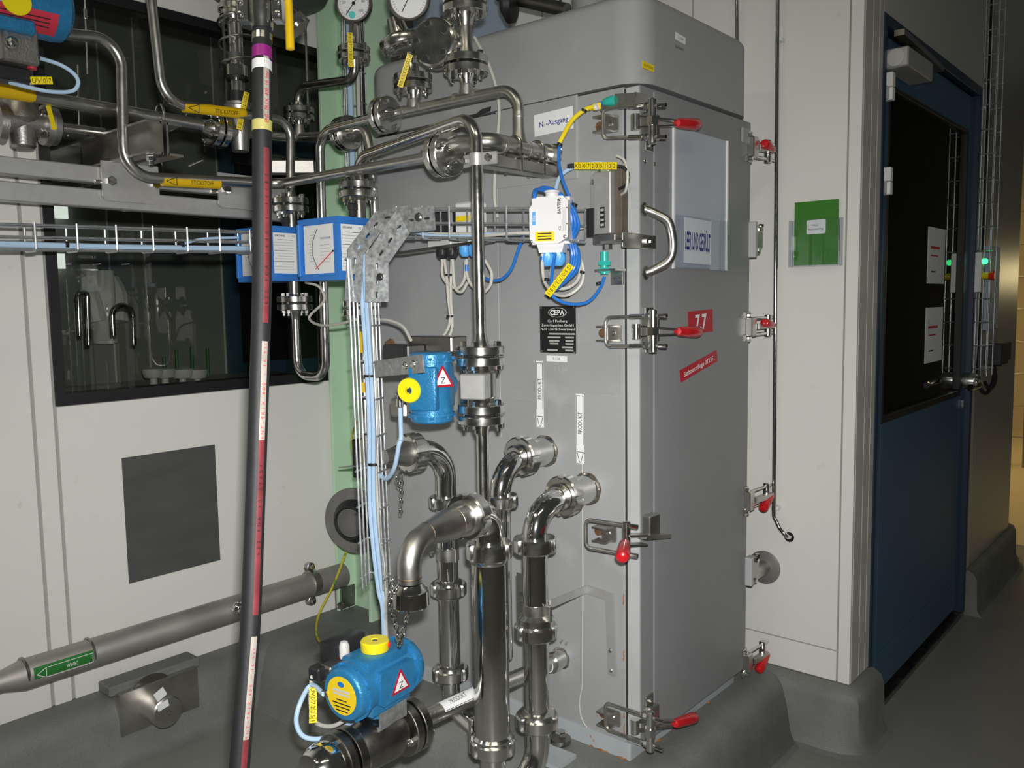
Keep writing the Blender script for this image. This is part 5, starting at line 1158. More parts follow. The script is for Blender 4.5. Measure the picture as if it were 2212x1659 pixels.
cab_('sensor_cable', 'grey cable from black contact block to the white junction box', [(1262, 490, 1.765), (1245, 495, 1.74), (1233, 510, 1.71), (1228, 520, 1.69)], 1.7, .0055, 'cable_grey')
for i, pts in enumerate((((955, 560), (956, 595), (970, 615), (990, 622), (1004, 600), (1006, 562)), ((960, 560), (965, 600), (968, 640), (972, 690), (962, 720), (937, 745)), ((978, 560), (980, 600), (985, 625), (998, 630), (1010, 610)), ((976, 560), (974, 610), (974, 650), (977, 690), (975, 715), (962, 752)), ((1008, 560), (1008, 590), (1018, 615), (1040, 632), (1058, 618), (1062, 590), (1048, 562)))):
    o, P = cab_('sensor_cable', ['grey cable looping between black and blue glands', 'grey cable running down to the solenoid, left of a pair', 'short grey cable loop below black gland', 'grey cable running down to the upright actuator, right of a pair', 'grey cable loop passing behind the upright pipe'][i], [p+(1.68,) for p in pts], 1.68, RG, 'cable_grey')
    if i == 1:
        for q in ((967, 594), (970, 683)): tie(o, A(q[0]+2, q[1], X=1.675), EZ, .010)
    if i == 4: MB().cyl(A(1008, 572, X=1.68), A(1008, 586, X=1.68), .0052, n=12).build('marker_band', 'cable_blue', o)
cab_('sensor_cable', 'pale grey cable hanging down the cabinet face beside outlet fitting', [(1025, 80, 1.79), (1060, 150, 1.79), (1078, 230, 1.79), (1072, 330, 1.79), (1068, 420, 1.79), (1075, 470, 1.79)], 1.79, .0045, 'cable_grey')
# tag XS and its leads
c6, P = cab_('air_hose', 'pale blue hose curving from wire tray up to the tag XS07235102', [(1200, 410, 1.70), (1208, 385, 1.72), (1225, 368, 1.74), (1250, 358, 1.75), (1290, 352, 1.755), (1330, 357, 1.76)], 1.72, .0050, 'hose_blue', 'hose')
a, b = A(1242, 358, X=1.735), A(1333, 358, X=1.735)
cable_tag((a+b)/2, b-a, EZ, (b-a).length, .017, 'XS07235102', c6)
MB().bar(a+V(0, .018, 0), a, .016, .010).build('marker_end', 'black', c6); MB().cable([b, A(1348, 362, X=1.745), A(1358, 378, X=1.755), A(1354, 398, X=1.76), A(1338, 408, X=1.77)], .0036).build('black_lead', 'black', c6)
# cables inside the trays
for i, (m, r, o) in enumerate((('cable_grey', .0042, .0), ('hose_blue', .0045, .008), ('hose_blue', .0045, -.007), ('cable_grey', .0042, .014))):
    tag(MB().cable([ht0+V(.0+o, 0, .012+.004*i), ht0.lerp(ht1, .3)+V(o, 0, .010-.003*i), ht0.lerp(ht1, .7)+V(-o, 0, .014), ht1+V(o, .03, .012+.002*i)], r).build('tray_cable', m), ['lower grey cable lying in the horizontal wire tray', 'pale blue hose lying in the horizontal wire tray', 'rear pale blue hose lying in the horizontal wire tray', 'upper grey cable lying in the horizontal wire tray'][i], 'cable')
for i, (m, r, o, zz) in enumerate((('hose_blue', .006, .002, 0), ('hose_blue', .006, -.010, .01), ('cable_grey', .0048, .014, 0))):
    Q = [vt1+sd*o+upv*.02+EZ*.05, vt1+sd*(o+.004)+upv*.018-EZ*.10, vt1.lerp(vt0, .45)+sd*(o+.006)+upv*.015, vt1.lerp(vt0, .75)+sd*(o-.004)+upv*.015, vt0+sd*(o+.006)+upv*.01, vt0-EZ*.06+sd*(o*.4+.012)+upv*.01, vt0-EZ*.16+sd*(o*.3+.014)+upv*.012]
    o_ = tag(MB().cable(Q, r).build('tray_cable', m), ['front pale blue hose hanging in the upright wire tray', 'rear pale blue hose hanging in the upright wire tray', 'grey cable hanging in the upright wire tray'][i], 'cable')
    if i == 0:
        for t_ in (.35, .62): tie(o_, vt1.lerp(vt0, t_)+sd*.003+upv*.015, EZ, .016)
# air hose loops
q = AIR1-EZ*.014; cab_h = MB().cable([q, q-EZ*.08, A(862, 960, X=1.45), A(852, 1010, X=1.46), A(836, 1034, X=1.48), A(818, 1025, X=1.49)], .0058, 10).build('air_hose', 'hose_blue'); tag(cab_h, 'pale blue air hose dropping from the upright actuator into the tray', 'hose')
o = MB().cable([AIR2, A(672, 1480, D=1.83), A(648, 1520, D=1.80), A(640, 1560, D=1.79), A(655, 1590, D=1.79), A(690, 1596, D=1.80), A(730, 1580, D=1.84), A(765, 1556, D=1.90)], .0052, 10).build('air_hose', 'hose_blue'); tag(o, 'pale blue air hose looping around the lying blue actuator', 'hose')
o = MB().cable([PLUG2, A(677, 1442, D=1.88), A(673, 1470, D=1.85), A(671, 1520, D=1.83), A(682, 1560, D=1.84), A(720, 1568, D=1.88), A(760, 1545, D=1.93)], .0046, 10).build('actuator_cable', 'cable_grey'); tag(o, 'grey cable with yellow UV tag at the lying actuator', 'cable')
a, b = A(676, 1484, D=1.81), A(676, 1561, D=1.80); cable_tag((a+b)/2, b-a, FW.cross(EZ)*1 if False else (FW.cross(-(b-a))).normalized()*-1, (a-b).length, .016, 'UV072351', o)
cab_('sensor_cable', 'grey cable sagging between left flow meter and the upright tray', [(660, 610, 1.60), (690, 620, 1.60), (700, 650, 1.60), (668, 685, 1.60), (690, 702, 1.58), (730, 700, 1.56), (770, 690, 1.54)], 1.6, .004, 'cable_grey')
cab_('sensor_cable', 'grey cable arching from the upright tray to the solenoid block', [(812, 690, 1.54), (840, 692, 1.53), (870, 705, 1.52), (888, 735, 1.50)], 1.5, .004, 'cable_grey')
# ================================================================= left side
col = thing('steel_column', 'pale green painted H-section steel column beside the cabinet', 'column', V(2.11, 2.56, .205))
slab('flange_plate', 2.02, 2.20, 2.452, 2.466, .19, 3.4, 'green_paint', col, bev=.001); slab('flange_plate', 2.02, 2.20, 2.646, 2.660, .19, 3.4, 'green_paint', col, bev=.001); slab('web', 2.105, 2.115, 2.466, 2.646, .19, 3.4, 'green_paint', col)
ang = MB().box(V(2.03, 2.665, .255), (.006, .05, .10)).box(V(2.06, 2.638, .255), (.065, .006, .085)).build('foot_angle', 'dark_steel', col); bolt(A(733, 1308, Y=2.634), NY, .014, ang)
# dark round wall gland on the column
gd = A(765, 1125, X=1.93)
gl = thing('round_gland', 'dark grey round cover plate with black rubber bellows on the green column', 'cover plate', gd-EZ*.1)
gn = V(-.93, -.36, 0).normalized(); R_ = sz(72, gd)
MB().lathe(gd, gn, [(-.004, R_), (0, R_), (.002, R_*.985), (.002, R_*.62), (-.004, R_*.62)], 48).build('plate_ring', 'disc_grey', gl)
for k_ in range(4): u_, w_, _ = frame(gn); MB().sweep([gd+gn*(.004+.009*k_)+(u_*math.cos(a)+w_*math.sin(a))*R_*(.62-.045*k_) for a in [2*math.pi*j/36 for j in range(36)]], .006, 8, closed=True).build('bellows_fold', 'black_plastic', gl)
MB().lathe(gd-gn*.004, gn, [(0, R_*.6), (.006, R_*.6), (.006, 0)], 36).build('centre_plate', 'disc_grey', gl)
MB().cyl(gd-gn*.10, gd, R_*.5, n=24).build('sleeve', 'disc_grey', gl); bolt(gd+gn*.002-EZ*R_*.8+(u_*-.02), gn, .004, gl, SCREW, 'screw')
bx2 = A(790, 990, X=1.80); bo = thing('limit_box', 'small black box with yellow label behind the upright wire tray', 'control box', bx2-EZ*.06)
MB().box(bx2, (.06, .07, .13), bev=.004).build('box', 'black_plastic', bo); plate('label', A(783, 975, X=1.768), -EY, EZ, .018, .075, .001, 'tag_yellow', bo); MB().bar(A(746, 1008, X=1.78), A(850, 1000, X=1.74), .05, .004).build('bracket', 'galv_sheet', bo)
o = MB().cable([A(748, 1192, X=1.90), A(722, 1260, X=1.86), A(690, 1325, X=1.80), A(683, 1360, X=1.74), A(690, 1385, X=1.68), A(715, 1395, X=1.58)], .0042, 8).build('earth_cable', 'cable_earth'); tag(o, 'green and yellow earth cable hanging from the round cover plate', 'cable')
cab_('sensor_cable', 'thin yellow and green wire curving beside the small black box', [(775, 905, 1.80), (762, 935, 1.80), (762, 975, 1.80), (772, 1000, 1.80)], 1.8, .003, 'cable_earth')
# ---- drain pipe along the wall
zw = .39; wp = thing('drain_pipe', 'thick dull steel drain pipe along the wall foot with green WWBC label', 'pipe', V(1.4, 2.55, zw-.044))
MB().lathe(V(.55, 2.55, zw-.005), EX, [(0, .030), (.245, .030), (.30, .0435), (1.42, .0435)], 32).build('tube', 'dull_pipe', wp)
ring(wp, V(.85, 2.55, zw), EX, .0426, .008, 'dark_steel'); ring(wp, V(1.03, 2.55, zw), EX, .0426, .007, 'dark_steel')
pc0, pc1 = V(.862, 2.55, zw), V(1.025, 2.55, zw)
nw = toward((pc0+pc1)/2, EX); nw = (nw*.9-EZ*.35).normalized(); uw = nw.cross(EX); uw = uw if uw.z > 0 else -uw
vs_ = []
for p in (pc0, pc1):
    for i in range(9): a = math.radians(-28+56*i/8); vs_.append(p+(nw*math.cos(a)+uw*math.sin(a))*.0447)
gl_ = MB()._add(vs_, [[i, i+1, i+10, i+9] for i in range(8)]).build('flow_label', 'green_label', wp)
cw = (pc0+pc1)/2+nw*.0452; text('WWBC', cw+EX*.02, EX, uw, .011, 'white', gl_, w=.032)
for a, b in ((V(-.05, 0, 0)+uw*.014, V(.078, 0, 0)+uw*.014), (V(-.05, 0, 0)-uw*.014, V(.078, 0, 0)-uw*.014), (V(.078, 0, 0)+uw*.014, V(.078, 0, 0)-uw*.014), (V(-.05, 0, 0)+uw*.014, V(-.05, 0, 0)-uw*.014), (V(-.075, 0, 0), V(-.05, 0, 0)+uw*.014), (V(-.075, 0, 0), V(-.05, 0, 0)-uw*.014)):
    MB().bar(cw+a, cw+b, .0015, .0006, up=nw).build('printed_line', 'white', gl_)
cx_ = A(688, 1250, Y=2.51).x
cw_ = MB().cyl(V(cx_-.014, 2.55, zw), V(cx_+.014, 2.55, zw), .0475, n=32).build('pipe_clamp', 'satin', wp)
for s_ in (-1, 1): MB().lathe(V(cx_-.008, 2.548, zw+s_*.062), NY, [(-.012, .018), (.006, .018), (.008, .015), (.008, 0)], 8).build('clamp_ear', 'satin', cw_); bolt(V(cx_-.008, 2.538, zw+s_*.064), NY, .009, cw_)
MB().box(V(cx_+.075, 2.595, zw-.03), (.12, .09, .05), bev=.003).build('wall_bracket', 'dark_steel', cw_)
MB().sphere(A(515, 1314, Y=2.49), .022).build('end_stud', 'polished', wp)
# ---- dark access panel on the wall
vp = thing('access_panel', 'dark grey square access panel set in the white wall below window', 'panel', V(1.38, YL-.008, .52))
slab('panel_sheet', 1.218, 1.541, YL-.003, YL+.002, .522, .931, 'vent_grey', vp, bev=.001)
# ---- capped drain stub on steel plate in the plinth
cs = thing('drain_stub', 'capped drain stub on a steel plate in the concrete plinth', 'pipe stub', A(345, 1590, Y=2.57))
p0, p1 = A(256, 1500, Y=2.565), A(426, 1455, Y=2.565); pb_ = A(262, 1592, Y=2.565)
MB().box(V((p0.x+p1.x)/2, 2.575, (p0.z+pb_.z)/2), (p1.x-p0.x, .03, p0.z-pb_.z), bev=.002).build('plate', 'satin', cs)
slab('plate_surround', p0.x-.02, p1.x+.02, 2.58, 2.66, p0.z-.01, p0.z+.022, 'concrete', cs, bev=.004)
q = A(352, 1532, Y=2.50); cq = V(q.x, 2.56, q.z)
MB().lathe(cq+V(0, .01, .02), NY, [(0, .075), (.004, .075), (.004, .05)], 28).build('weld_ring', 'dark_steel', cs)
MB().lathe(cq, NY, [(0, .046), (.07, .046), (.074, .049), (.09, .049), (.094, .044), (.096, 0)], 32).build('cap', 'satin', cs); MB().lathe(cq+NY*.096, NY, [(0, .008), (.004, .006), (.005, 0)], 12).build('centre_punch', 'polished', cs)
for (a, b, w_, h_, rt) in ((346, 1500, .034, .030, 25), (352, 1524, .036, .022, 12)):
    ca, sa = math.cos(math.radians(rt)), math.sin(math.radians(rt)); n_ = plate('paper_tag', A(a, b, Y=2.455 if b < 1510 else 2.458), EX*ca+EZ*sa, EZ*ca-EX*sa, w_, h_, .0008, 'paper', cs)
# ---- support rails and plates
YS = 2.42
def rail(lbl, y0, y1, y2):
    a, b, c = A(-60, y0, Y=YS), A(-60, y1, Y=YS), A(620, y2, Y=YS)
    h = a.z-b.z; z = (a.z+b.z)/2; t = MB().box(V((a.x+c.x)/2, YS+.02, z), (c.x-a.x, .04, h), bev=.003).build('support_rail', 'aluminium'); return tag(t, lbl, 'rail')
rail('upper brushed steel support rail crossing in front of the window', 329, 369, 390); rail('lower brushed steel support rail crossing in front of the window', 384, 428, 440)
for i, (q0, q1, nb_) in enumerate((((218, 346), (346, 442), 2), ((470, 372), (575, 456), 1))):
    a, c = A(*q0, Y=YS-.012), A(*q1, Y=YS-.012); w_, h_ = c.x-a.x, a.z-c.z
    poly = [(-w_/2+.012, -h_/2), (w_/2-.012, -h_/2), (w_/2, -h_/2+.012), (w_/2, h_/2), (-w_/2, h_/2), (-w_/2, -h_/2+.012)]
    t = thing('clamping_plate', ['left bolted clamping plate with cut corners on the two rails', 'bolted clamping plate on the two rails just left of black hose'][i], 'plate', V(a.x, YS, c.z))
    MB().prism(poly, V((a.x+c.x)/2, YS-.006, (a.z+c.z)/2), EX, EZ, .006).build('plate', 'aluminium', t)
    for px, py in (((238, 392), (334, 399)) if i == 0 else ((487, 411),)): bolt(A(px, py, Y=YS-.012), NY, .014, t)
    q = A((205, 455)[i], (393, 414)[i], Y=YS); MB().cyl(q, q+EX*.045, .007, n=12).build('bolt_end', 'steel', t)
MB().bar(A(585, 362, Y=2.38), A(680, 362, Y=2.30), .04, .045, bev=.004).build('bracket_box', 'satin')
tag(bpy.data.objects['bracket_box'], 'square steel bracket arm behind black hose near the left flow meter', 'bracket'); bpy.data.objects['bracket_box'].name = 'bracket_arm'
# double channel cantilever from the wall
ib = thing('double_channel', 'back to back steel channels projecting from the wall over the rails', 'bracket', A(350, 330, Y=2.22))
e = A(356, 299, Y=2.20); zc_ = e.z
for s_ in (-1, 1):
    x0 = e.x+s_*.005
    MB().box(V(x0+s_*.003, (2.20+2.68)/2, zc_), (.006, .48, .086)).box(V(x0+s_*.024, 2.44, zc_+.040), (.042, .48, .006)).box(V(x0+s_*.024, 2.44, zc_-.040), (.042, .48, .006)).build('channel', 'satin', ib)
bolt(V(e.x-.025, 2.23, zc_-.045), -EZ, .012, ib, NUT, 'nut')
# ---- main header on top of the channels
mh = thing('nitrogen_main', 'long steel main pipe crossing at the left with yellow flow arrow', 'pipe', A(200, 235, Y=2.38))
YM = 2.38; m0, m1 = A(-50, 186, Y=YM), A(446, 272, Y=YM)
pipe(mh, [m0, m1], .0178, 0, 'brushed', n=24)
pipe_label(mh, A(-30, 190, Y=YM), A(72, 206, Y=YM), .0178, '', arrow=1)
for a_, b_ in (((38, 200), (62, 203)),): pass
uq = A(345, 243, Y=YM)
MB().sweep([uq+V(0, .0215*math.cos(a), .0215*math.sin(a)) for a in [math.pi*i/10 for i in range(11)]], .004, 8).build('u_bolt', 'steel', mh)
for s_ in (-1, 1): MB().cyl(uq+V(0, .0215*s_, 0), uq+V(0, .0215*s_, -.05), .004, n=8).build('u_bolt_leg', 'steel', mh); bolt(uq+V(0, .0215*s_, -.036), EZ, .009, mh, name='nut')
fv = A(476, 280, Y=YM); dm = (m1-m0).normalized()
mv = thing('check_valve', 'cast steel angle valve with tall glass sight cylinder above the main pipe', 'valve', fv-EZ*.06)
joint(mh, mv, fv-dm*.012, dm, r=.055, t=.016, rp=.0178, ph=30, br=.010, m='steel')
vc = A(518, 285, Y=YM)
MB().lathe(V(vc.x, vc.y, vc.z-.062), EZ, [(0, .020), (.004, .026), (.04, .028), (.07, .035), (.10, .030), (.118, .028)], 28).cyl(fv+dm*.01, vc, .026, n=20).build('valve_body', 'cast', mv)
zt_ = vc.z+.055
MB().lathe(V(vc.x, vc.y, zt_), EZ, [(0, .030), (.006, .050), (.018, .052), (.022, .046), (.03, .046)], 32).build('bonnet_flange', 'cast', mv)
sx = V(A(507, 100, Y=YM).x, YM, 0); z1_ = zt_+.03; z2_ = A(505, 10, Y=YM).z+.05
MB().cyl(V(sx.x, YM, z1_), V(sx.x, YM, z2_), .020, n=24).build('sight_cylinder', 'steel', mv)
MB().cyl(V(sx.x, YM, z1_), V(sx.x, YM, z1_+.035), .024, n=24).build('cylinder_band', 'black_plastic', mv)
zb1 = A(507, 155, Y=YM).z; MB().cyl(V(sx.x, YM, zb1-.015), V(sx.x, YM, zb1+.016), .036, n=28).build('cylinder_band', 'polished', mv); MB().cyl(V(sx.x, YM, zb1-.024), V(sx.x, YM, zb1-.016), .037, n=28).build('cylinder_band', 'black', mv)
MB().cyl(V(sx.x, YM, zb1+.03), V(sx.x, YM, zb1+.055), .0225, n=24).build('cylinder_band', 'vent_grey', mv)
for dx_ in (-.030, .030): MB().cyl(V(sx.x+dx_, YM+.01, z1_), V(sx.x+dx_, YM+.01, z2_), .0045, n=10).build('tie_rod', 'polished', mv)
zs = A(505, 50, Y=YM).z
MB().lathe(V(sx.x, YM, zs), EZ, [(0, .02), (.006, .036), (.02, .040), (.024, .034), (.034, .034), (.038, .042), (.052, .042), (.056, .036), (.12, .036)], 32).build('cylinder_head', 'steel', mv)
P = []
for i in range(90):
    a = 2*math.pi*i/30+2.2; P.append(V(sx.x+.046*math.cos(a), YM+.046*math.sin(a), zb1+.01+(zs+.05-zb1)*i/89))
MB().sweep(P, .0032, 8).build('spiral_tube', 'brushed', mv)
a, b = A(533, 200, Y=YM-.07), A(516, 280, Y=YM-.07); cable_tag((a+b)/2, b-a, None, (a-b).length, .016, 'PC07235102', mv)
# ---- valve and actuator at the left edge
lv_ = thing('cast_valve', 'cast steel valve with flange and yellow tag at the left picture edge', 'valve', A(60, 315, Y=2.46))
YV = 2.46; c = A(47, 262, Y=YV)
MB().lathe(V(c.x, YV, c.z-.07), EZ, [(0, .024), (.006, .030), (.06, .032), (.075, .045), (.12, .040), (.135, .030)], 28).lathe(V(c.x-.06, YV, c.z), EX, [(0, .035), (.12, .035)], 24).build('valve_body', 'cast', lv_)
fq = A(104, 272, Y=YV)
MB().lathe(V(fq.x-.016, YV, fq.z), EX, [(0, .030), (.002, .052), (.018, .054), (.020, .050), (.034, .050), (.036, .025), (.05, .018)], 32).build('flange', 'cast', lv_)
for i in range(4): a = math.pi/4+i*math.pi/2; bolt(V(fq.x-.016, YV+.038*math.cos(a), fq.z+.038*math.sin(a)), NX, .010, lv_)
MB().cyl(V(fq.x+.03, YV, fq.z), A(225, 287, Y=YV), .0135, n=18).build('tube', 'brushed', lv_)
a, b = A(104, 228, Y=YV-.06), A(118, 280, Y=YV-.06); MB().bar(a, b, .012, .002, up=FW).build('marker_strip', 'tag_yellow', lv_)
fl_ = A(-10, 262, Y=YV); MB().lathe(V(fl_.x, YV, fl_.z), EX, [(0, .050), (.018, .052)], 28).build('flange', 'cast', lv_)
ac = thing('actuator', 'blue pneumatic actuator with red label at the top left corner', 'actuator', A(60, 75, Y=2.10))
cc_ = A(38, 8, Y=2.10)
MB().lathe(cc_-EX*.16, EX, [(0, .060), (.01, .066), (.23, .066), (.25, .064), (.262, .05), (.262, 0)], 36).build('actuator_body', 'blue_hammer', ac)
nl_ = toward(cc_, EX); nl_ = (nl_-EZ*.55).normalized(); ul_ = nl_.cross(EX); ul_ = ul_ if ul_.z > 0 else -ul_
vs_ = []
for p in (cc_+EX*-.10, cc_+EX*.062):
    for i in range(7): a = math.radians(-26+48*i/6); vs_.append(p+(nl_*math.cos(a)+ul_*math.sin(a))*.0672)
rl_ = MB()._add(vs_, [[i, i+1, i+8, i+7] for i in range(6)]).build('red_label', 'label_red', ac)
for i in range(3): plate('printed_line', cc_-EX*.01+nl_*.0676+ul_*(.012-.010*i), EX, ul_, .11, .0025, .0003, 'ink', rl_)
MB().lathe(A(35, 2, Y=2.035), NY, [(0, .030), (.003, .030), (.003, 0)], 28).build('yellow_plate', 'knob_yellow', ac)
MB().box(A(25, 60, Y=2.08), (.075, .07, .03), bev=.004).build('mounting_foot', 'blue_hammer', ac)
MB().box(A(32, 100, Y=2.10), (.075, .07, .085), bev=.004).build('mounting_block', 'cast', ac); bolt(A(26, 92, Y=2.06), NY, .014, ac, SCREW, 'screw')
MB().cyl(A(68, 100, Y=2.09), A(69, 150, Y=2.09), .010, n=12).build('air_fitting', 'label_red', ac); MB().cyl(A(66, 122, Y=2.085), A(84, 125, Y=2.085), .007, n=10).build('air_fitting', 'steel', ac)
MB().box(A(6, 160, Y=2.12), (.10, .05, .032), bev=.004).build('solenoid_coil', 'black_plastic', ac)
MB().cyl(V(c.x, YV, c.z+.05), V(c.x, YV, A(40, 100, Y=YV).z), .024, n=18).cyl(V(c.x, YV, A(40, 110, Y=YV).z), A(36, 105, Y=2.12), .02, n=14).build('stem', 'dark_steel', ac)
o = MB().cable([A(84, 125, Y=2.085), A(130, 140, Y=2.05), A(160, 160, Y=2.04), A(169, 180, Y=2.04), A(155, 197, Y=2.05), A(110, 198, Y=2.08), A(60, 188, Y=2.10), A(20, 178, Y=2.12)], .0045, 10).build('air_hose', 'hose_blue'); tag(o, 'pale blue air hose loop below the top left actuator', 'hose')
a, b = A(66, 174, Y=2.05), A(112, 174, Y=2.05); cable_tag((a+b)/2, b-a, None, (b-a).length, .016, 'UV07', o)
# ---- dark vessel bottom and thin rods at the top edge
dv_ = thing('vessel', 'dark rounded vessel bottom hanging in at the top edge behind the hose', 'vessel', A(560, 40, Y=2.45))
vcen = A(575, -190, Y=2.44)
MB().lathe(V(vcen.x, 2.44, A(640, 46, Y=2.44).z), EZ, [(0, 0), (.006, .06), (.02, .12), (.05, .18), (.10, .205), (.4, .21)], 40).build('vessel_shell', 'vent_grey', dv_)
rod = MB().cyl(A(651, -260, Y=2.60), A(665, 230, Y=2.60), .004, n=8).build('hanging_rod', 'brushed'); tag(rod, 'thin steel rod hanging in front of window right of the hose', 'rod')
for i, (q0, q1, k_) in enumerate((((183, -5), (189, 160), 'far'), ((168, 140), (171, 275), 'near'))):
    r_ = thing('thin_rod', ['thin upper steel rod in front of the window beside the bent pipe', 'thin lower steel rod in front of the window above the small pipe'][i], 'rod', A(*q1, Y=2.5))
    MB().cyl(A(*q0, Y=2.5), A(*q1, Y=2.5), .0022, n=8).build('rod', 'steel', r_); zz = A(*q0, Y=2.5).lerp(A(*q1, Y=2.5), (.15, .5)[i]); MB().cyl(zz, zz-EZ*.025, .005, n=8).build('thread_sleeve', 'polished', r_)
# ---- black product hose hanging in front
DH = 1.62
hose = thing('product_hose', 'black rubber hose with red and beige printed stripe hanging in front', 'hose', A(516, 1700, D=1.55))
hp = [A(567, -30, D=DH+.02), A(566, 60, D=DH+.02), A(566, 200, D=DH), A(566, 400, D=DH), A(566, 600, D=DH), A(562, 760, D=DH-.01), A(556, 950, D=DH-.02), A(549, 1150, D=DH-.03), A(541, 1350, D=DH-.05), A(528, 1520, D=DH-.07), A(512, 1720, D=DH-.09)]
HP = catmull(hp, 8); rh = .0182
MB().sweep(HP, rh, 28).build('hose_body', 'rubber_hose', hose)
def stripe(i0, i1, m, name, a0=18, a1=52):
    vs_ = []; n = 7; idx = list(range(i0, i1+1))
    for i in idx:
        T = (HP[min(i+1, len(HP)-1)]-HP[max(i-1, 0)]).normalized(); nn_ = toward(HP[i], T); rr_ = T.cross(nn_); rr_ = rr_ if rr_.dot(RT) > 0 else -rr_
        sh_ = 1.0
        for j in range(n): a = math.radians(a0+(a1-a0)*j/(n-1)); vs_.append(HP[i]+(nn_*math.cos(a)+rr_*math.sin(a))*(rh+.0006))
    return MB()._add(vs_, [[i*n+j, i*n+j+1, (i+1)*n+j+1, (i+1)*n+j] for i in range(len(idx)-1) for j in range(n-1)]).build(name, m, hose)
def hpx(i):
    v = HP[i]-CAM; d = v.dot(FW); return 829.5-F*v.dot(UP)/d
ii = [hpx(i) for i in range(len(HP))]
def idx(y): return min(range(len(HP)), key=lambda i: abs(ii[i]-y))
segs = [(128, 270, 'stripe_beige'), (318, 700, 'stripe_red'), (730, 955, 'stripe_beige'), (955, 1336, 'stripe_red'), (1370, 1590, 'stripe_beige'), (1590, 1690, 'stripe_red')]
for y0, y1, m in segs: stripe(idx(y0), idx(y1), m, 'printed_stripe', 8, 44)
def hose_text(s, y0, y1, ink, hgt=.009):
    """print read upwards along the hose"""
    i0, i1 = idx(y1), idx(y0); n = len(s); T = (HP[i1]-HP[i0]).normalized()
    for k, chh in enumerate(s):
        if chh == ' ': continue
        f = (k+.5)/n; i = i0+(i1-i0)*f; j = int(i); c_ = HP[j].lerp(HP[min(j+1, len(HP)-1)], i-j)
        nn_ = toward(c_, T); rr_ = T.cross(nn_); rr_ = rr_ if rr_.dot(RT) > 0 else -rr_
        a = math.radians(26); nrm = nn_*math.cos(a)+rr_*math.sin(a)
        text(chh, c_+nrm*(rh+.0010), T, nrm.cross(T), hgt, ink, hose, name='printed_mark')
hose_text('ENT-TRIX 400 16 bar', 160, 262, 'ink_red', .008); hose_text('622 FDA 1440-1-11/87', 385, 660, 'ink', .007); hose_text('ENT-TRIX 400 - 16 bar', 745, 950, 'ink_red', .007)
hose_text('622 FDA 30 07A07', 1010, 1200, 'ink', .007); hose_text('ENT-TRIX 400 - 16 bar', 1385, 1585, 'ink_red', .006)
def band(y0, y1, m, name, rr_=1.04):
    i0, i1 = idx(y0), idx(y1); d = (HP[i1]-HP[i0]).normalized()
    def at_(y):
        i = idx(y); i = min(max(i, 1), len(HP)-2); j = i if ii[i] <= y else i-1; f = (y-ii[j])/max(1e-6, ii[j+1]-ii[j]); return HP[j].lerp(HP[j+1], f)
    return MB().cyl(at_(y0), at_(y1), rh*rr_, n=32).build(name, m, hose)
band(106, 130, 'tape_purple', 'tape_band'); band(135, 155, 'label_white', 'tape_band'); band(262, 284, 'tape_yellow', 'tape_band')
band(76, 90, 'steel', 'crimp_band', 1.06)
# coupling shells on the hose end
cq_ = A(566, 25, D=DH+.02)
MB().lathe(A(566, 62, D=DH+.02), EZ, [(0, .021), (.03, .0225), (.06, .022), (.065, .026), (.10, .026)], 28).build('coupling', 'steel', hose)
axr = V(RT.x, RT.y, 0).normalized(); axf = V(FW.x, FW.y, 0).normalized()
for s_ in (-1, 1):
    b_ = MB().box(cq_+axr*s_*.033+EZ*.0-axf*.006, (.020, .030, .046), (axr, axf, EZ), .003).build('clamp_shell', 'steel', hose)
    for dz in (-.011, .011): bolt(cq_+axr*s_*.036+EZ*dz-axf*.021, -axf, .0065, b_, SCREW, 'screw')
bv = thing('hand_valve', 'steel ball valve with long yellow lever at the top edge beside the hose', 'valve', A(625, 110, D=1.72))
pv0, pv1 = A(592, 5, D=1.80), A(650, 62, D=1.80)
MB().cyl(pv0, pv1, .020, n=20).build('valve_body', 'steel', bv)
for f in (.25, .85): c_ = pv0.lerp(pv1, f); MB().lathe(c_, pv1-pv0, [(-.008, .030), (.008, .030)], 6).build('hex_end', 'steel', bv)
ly = [A(621, -40, D=1.70), A(624, 30, D=1.70), A(627, 106, D=1.70)]
MB().sweep([ly[0], ly[1], ly[2], ly[2]+(ly[2]-ly[1])*.03], [.0075, .0082, .0088, .004], 14).build('lever_sleeve', 'lever_yellow', bv)
# ---- tray with cables in front of the green column
ct0, ct1 = A(777, 440, X=1.93), A(764, -40, X=1.93)
ctray = wire_tray('narrow wire tray with cables in front of the upper green column', [ct0, ct1], V(.42, -.9, 0), V(-.9, -.42, 0), .065, .03, .10, r=.0026)
for i, (o_, m, r_) in enumerate(((-.016, 'hose_blue', .010), (.012, 'cable_grey', .007), (.026, 'black', .008))):
    k_ = V(.42, -.9, 0)*o_+V(-.9, -.42, 0)*.012; tag(MB().cable([ct0+k_, (ct0+ct1)/2+k_*1.1, ct1+k_], r_).build('tray_cable', m), ['pale blue hose bundle in the tray on the green column', 'grey cable in the tray on the green column', 'black cable in the tray on the green column'][i], 'cable')
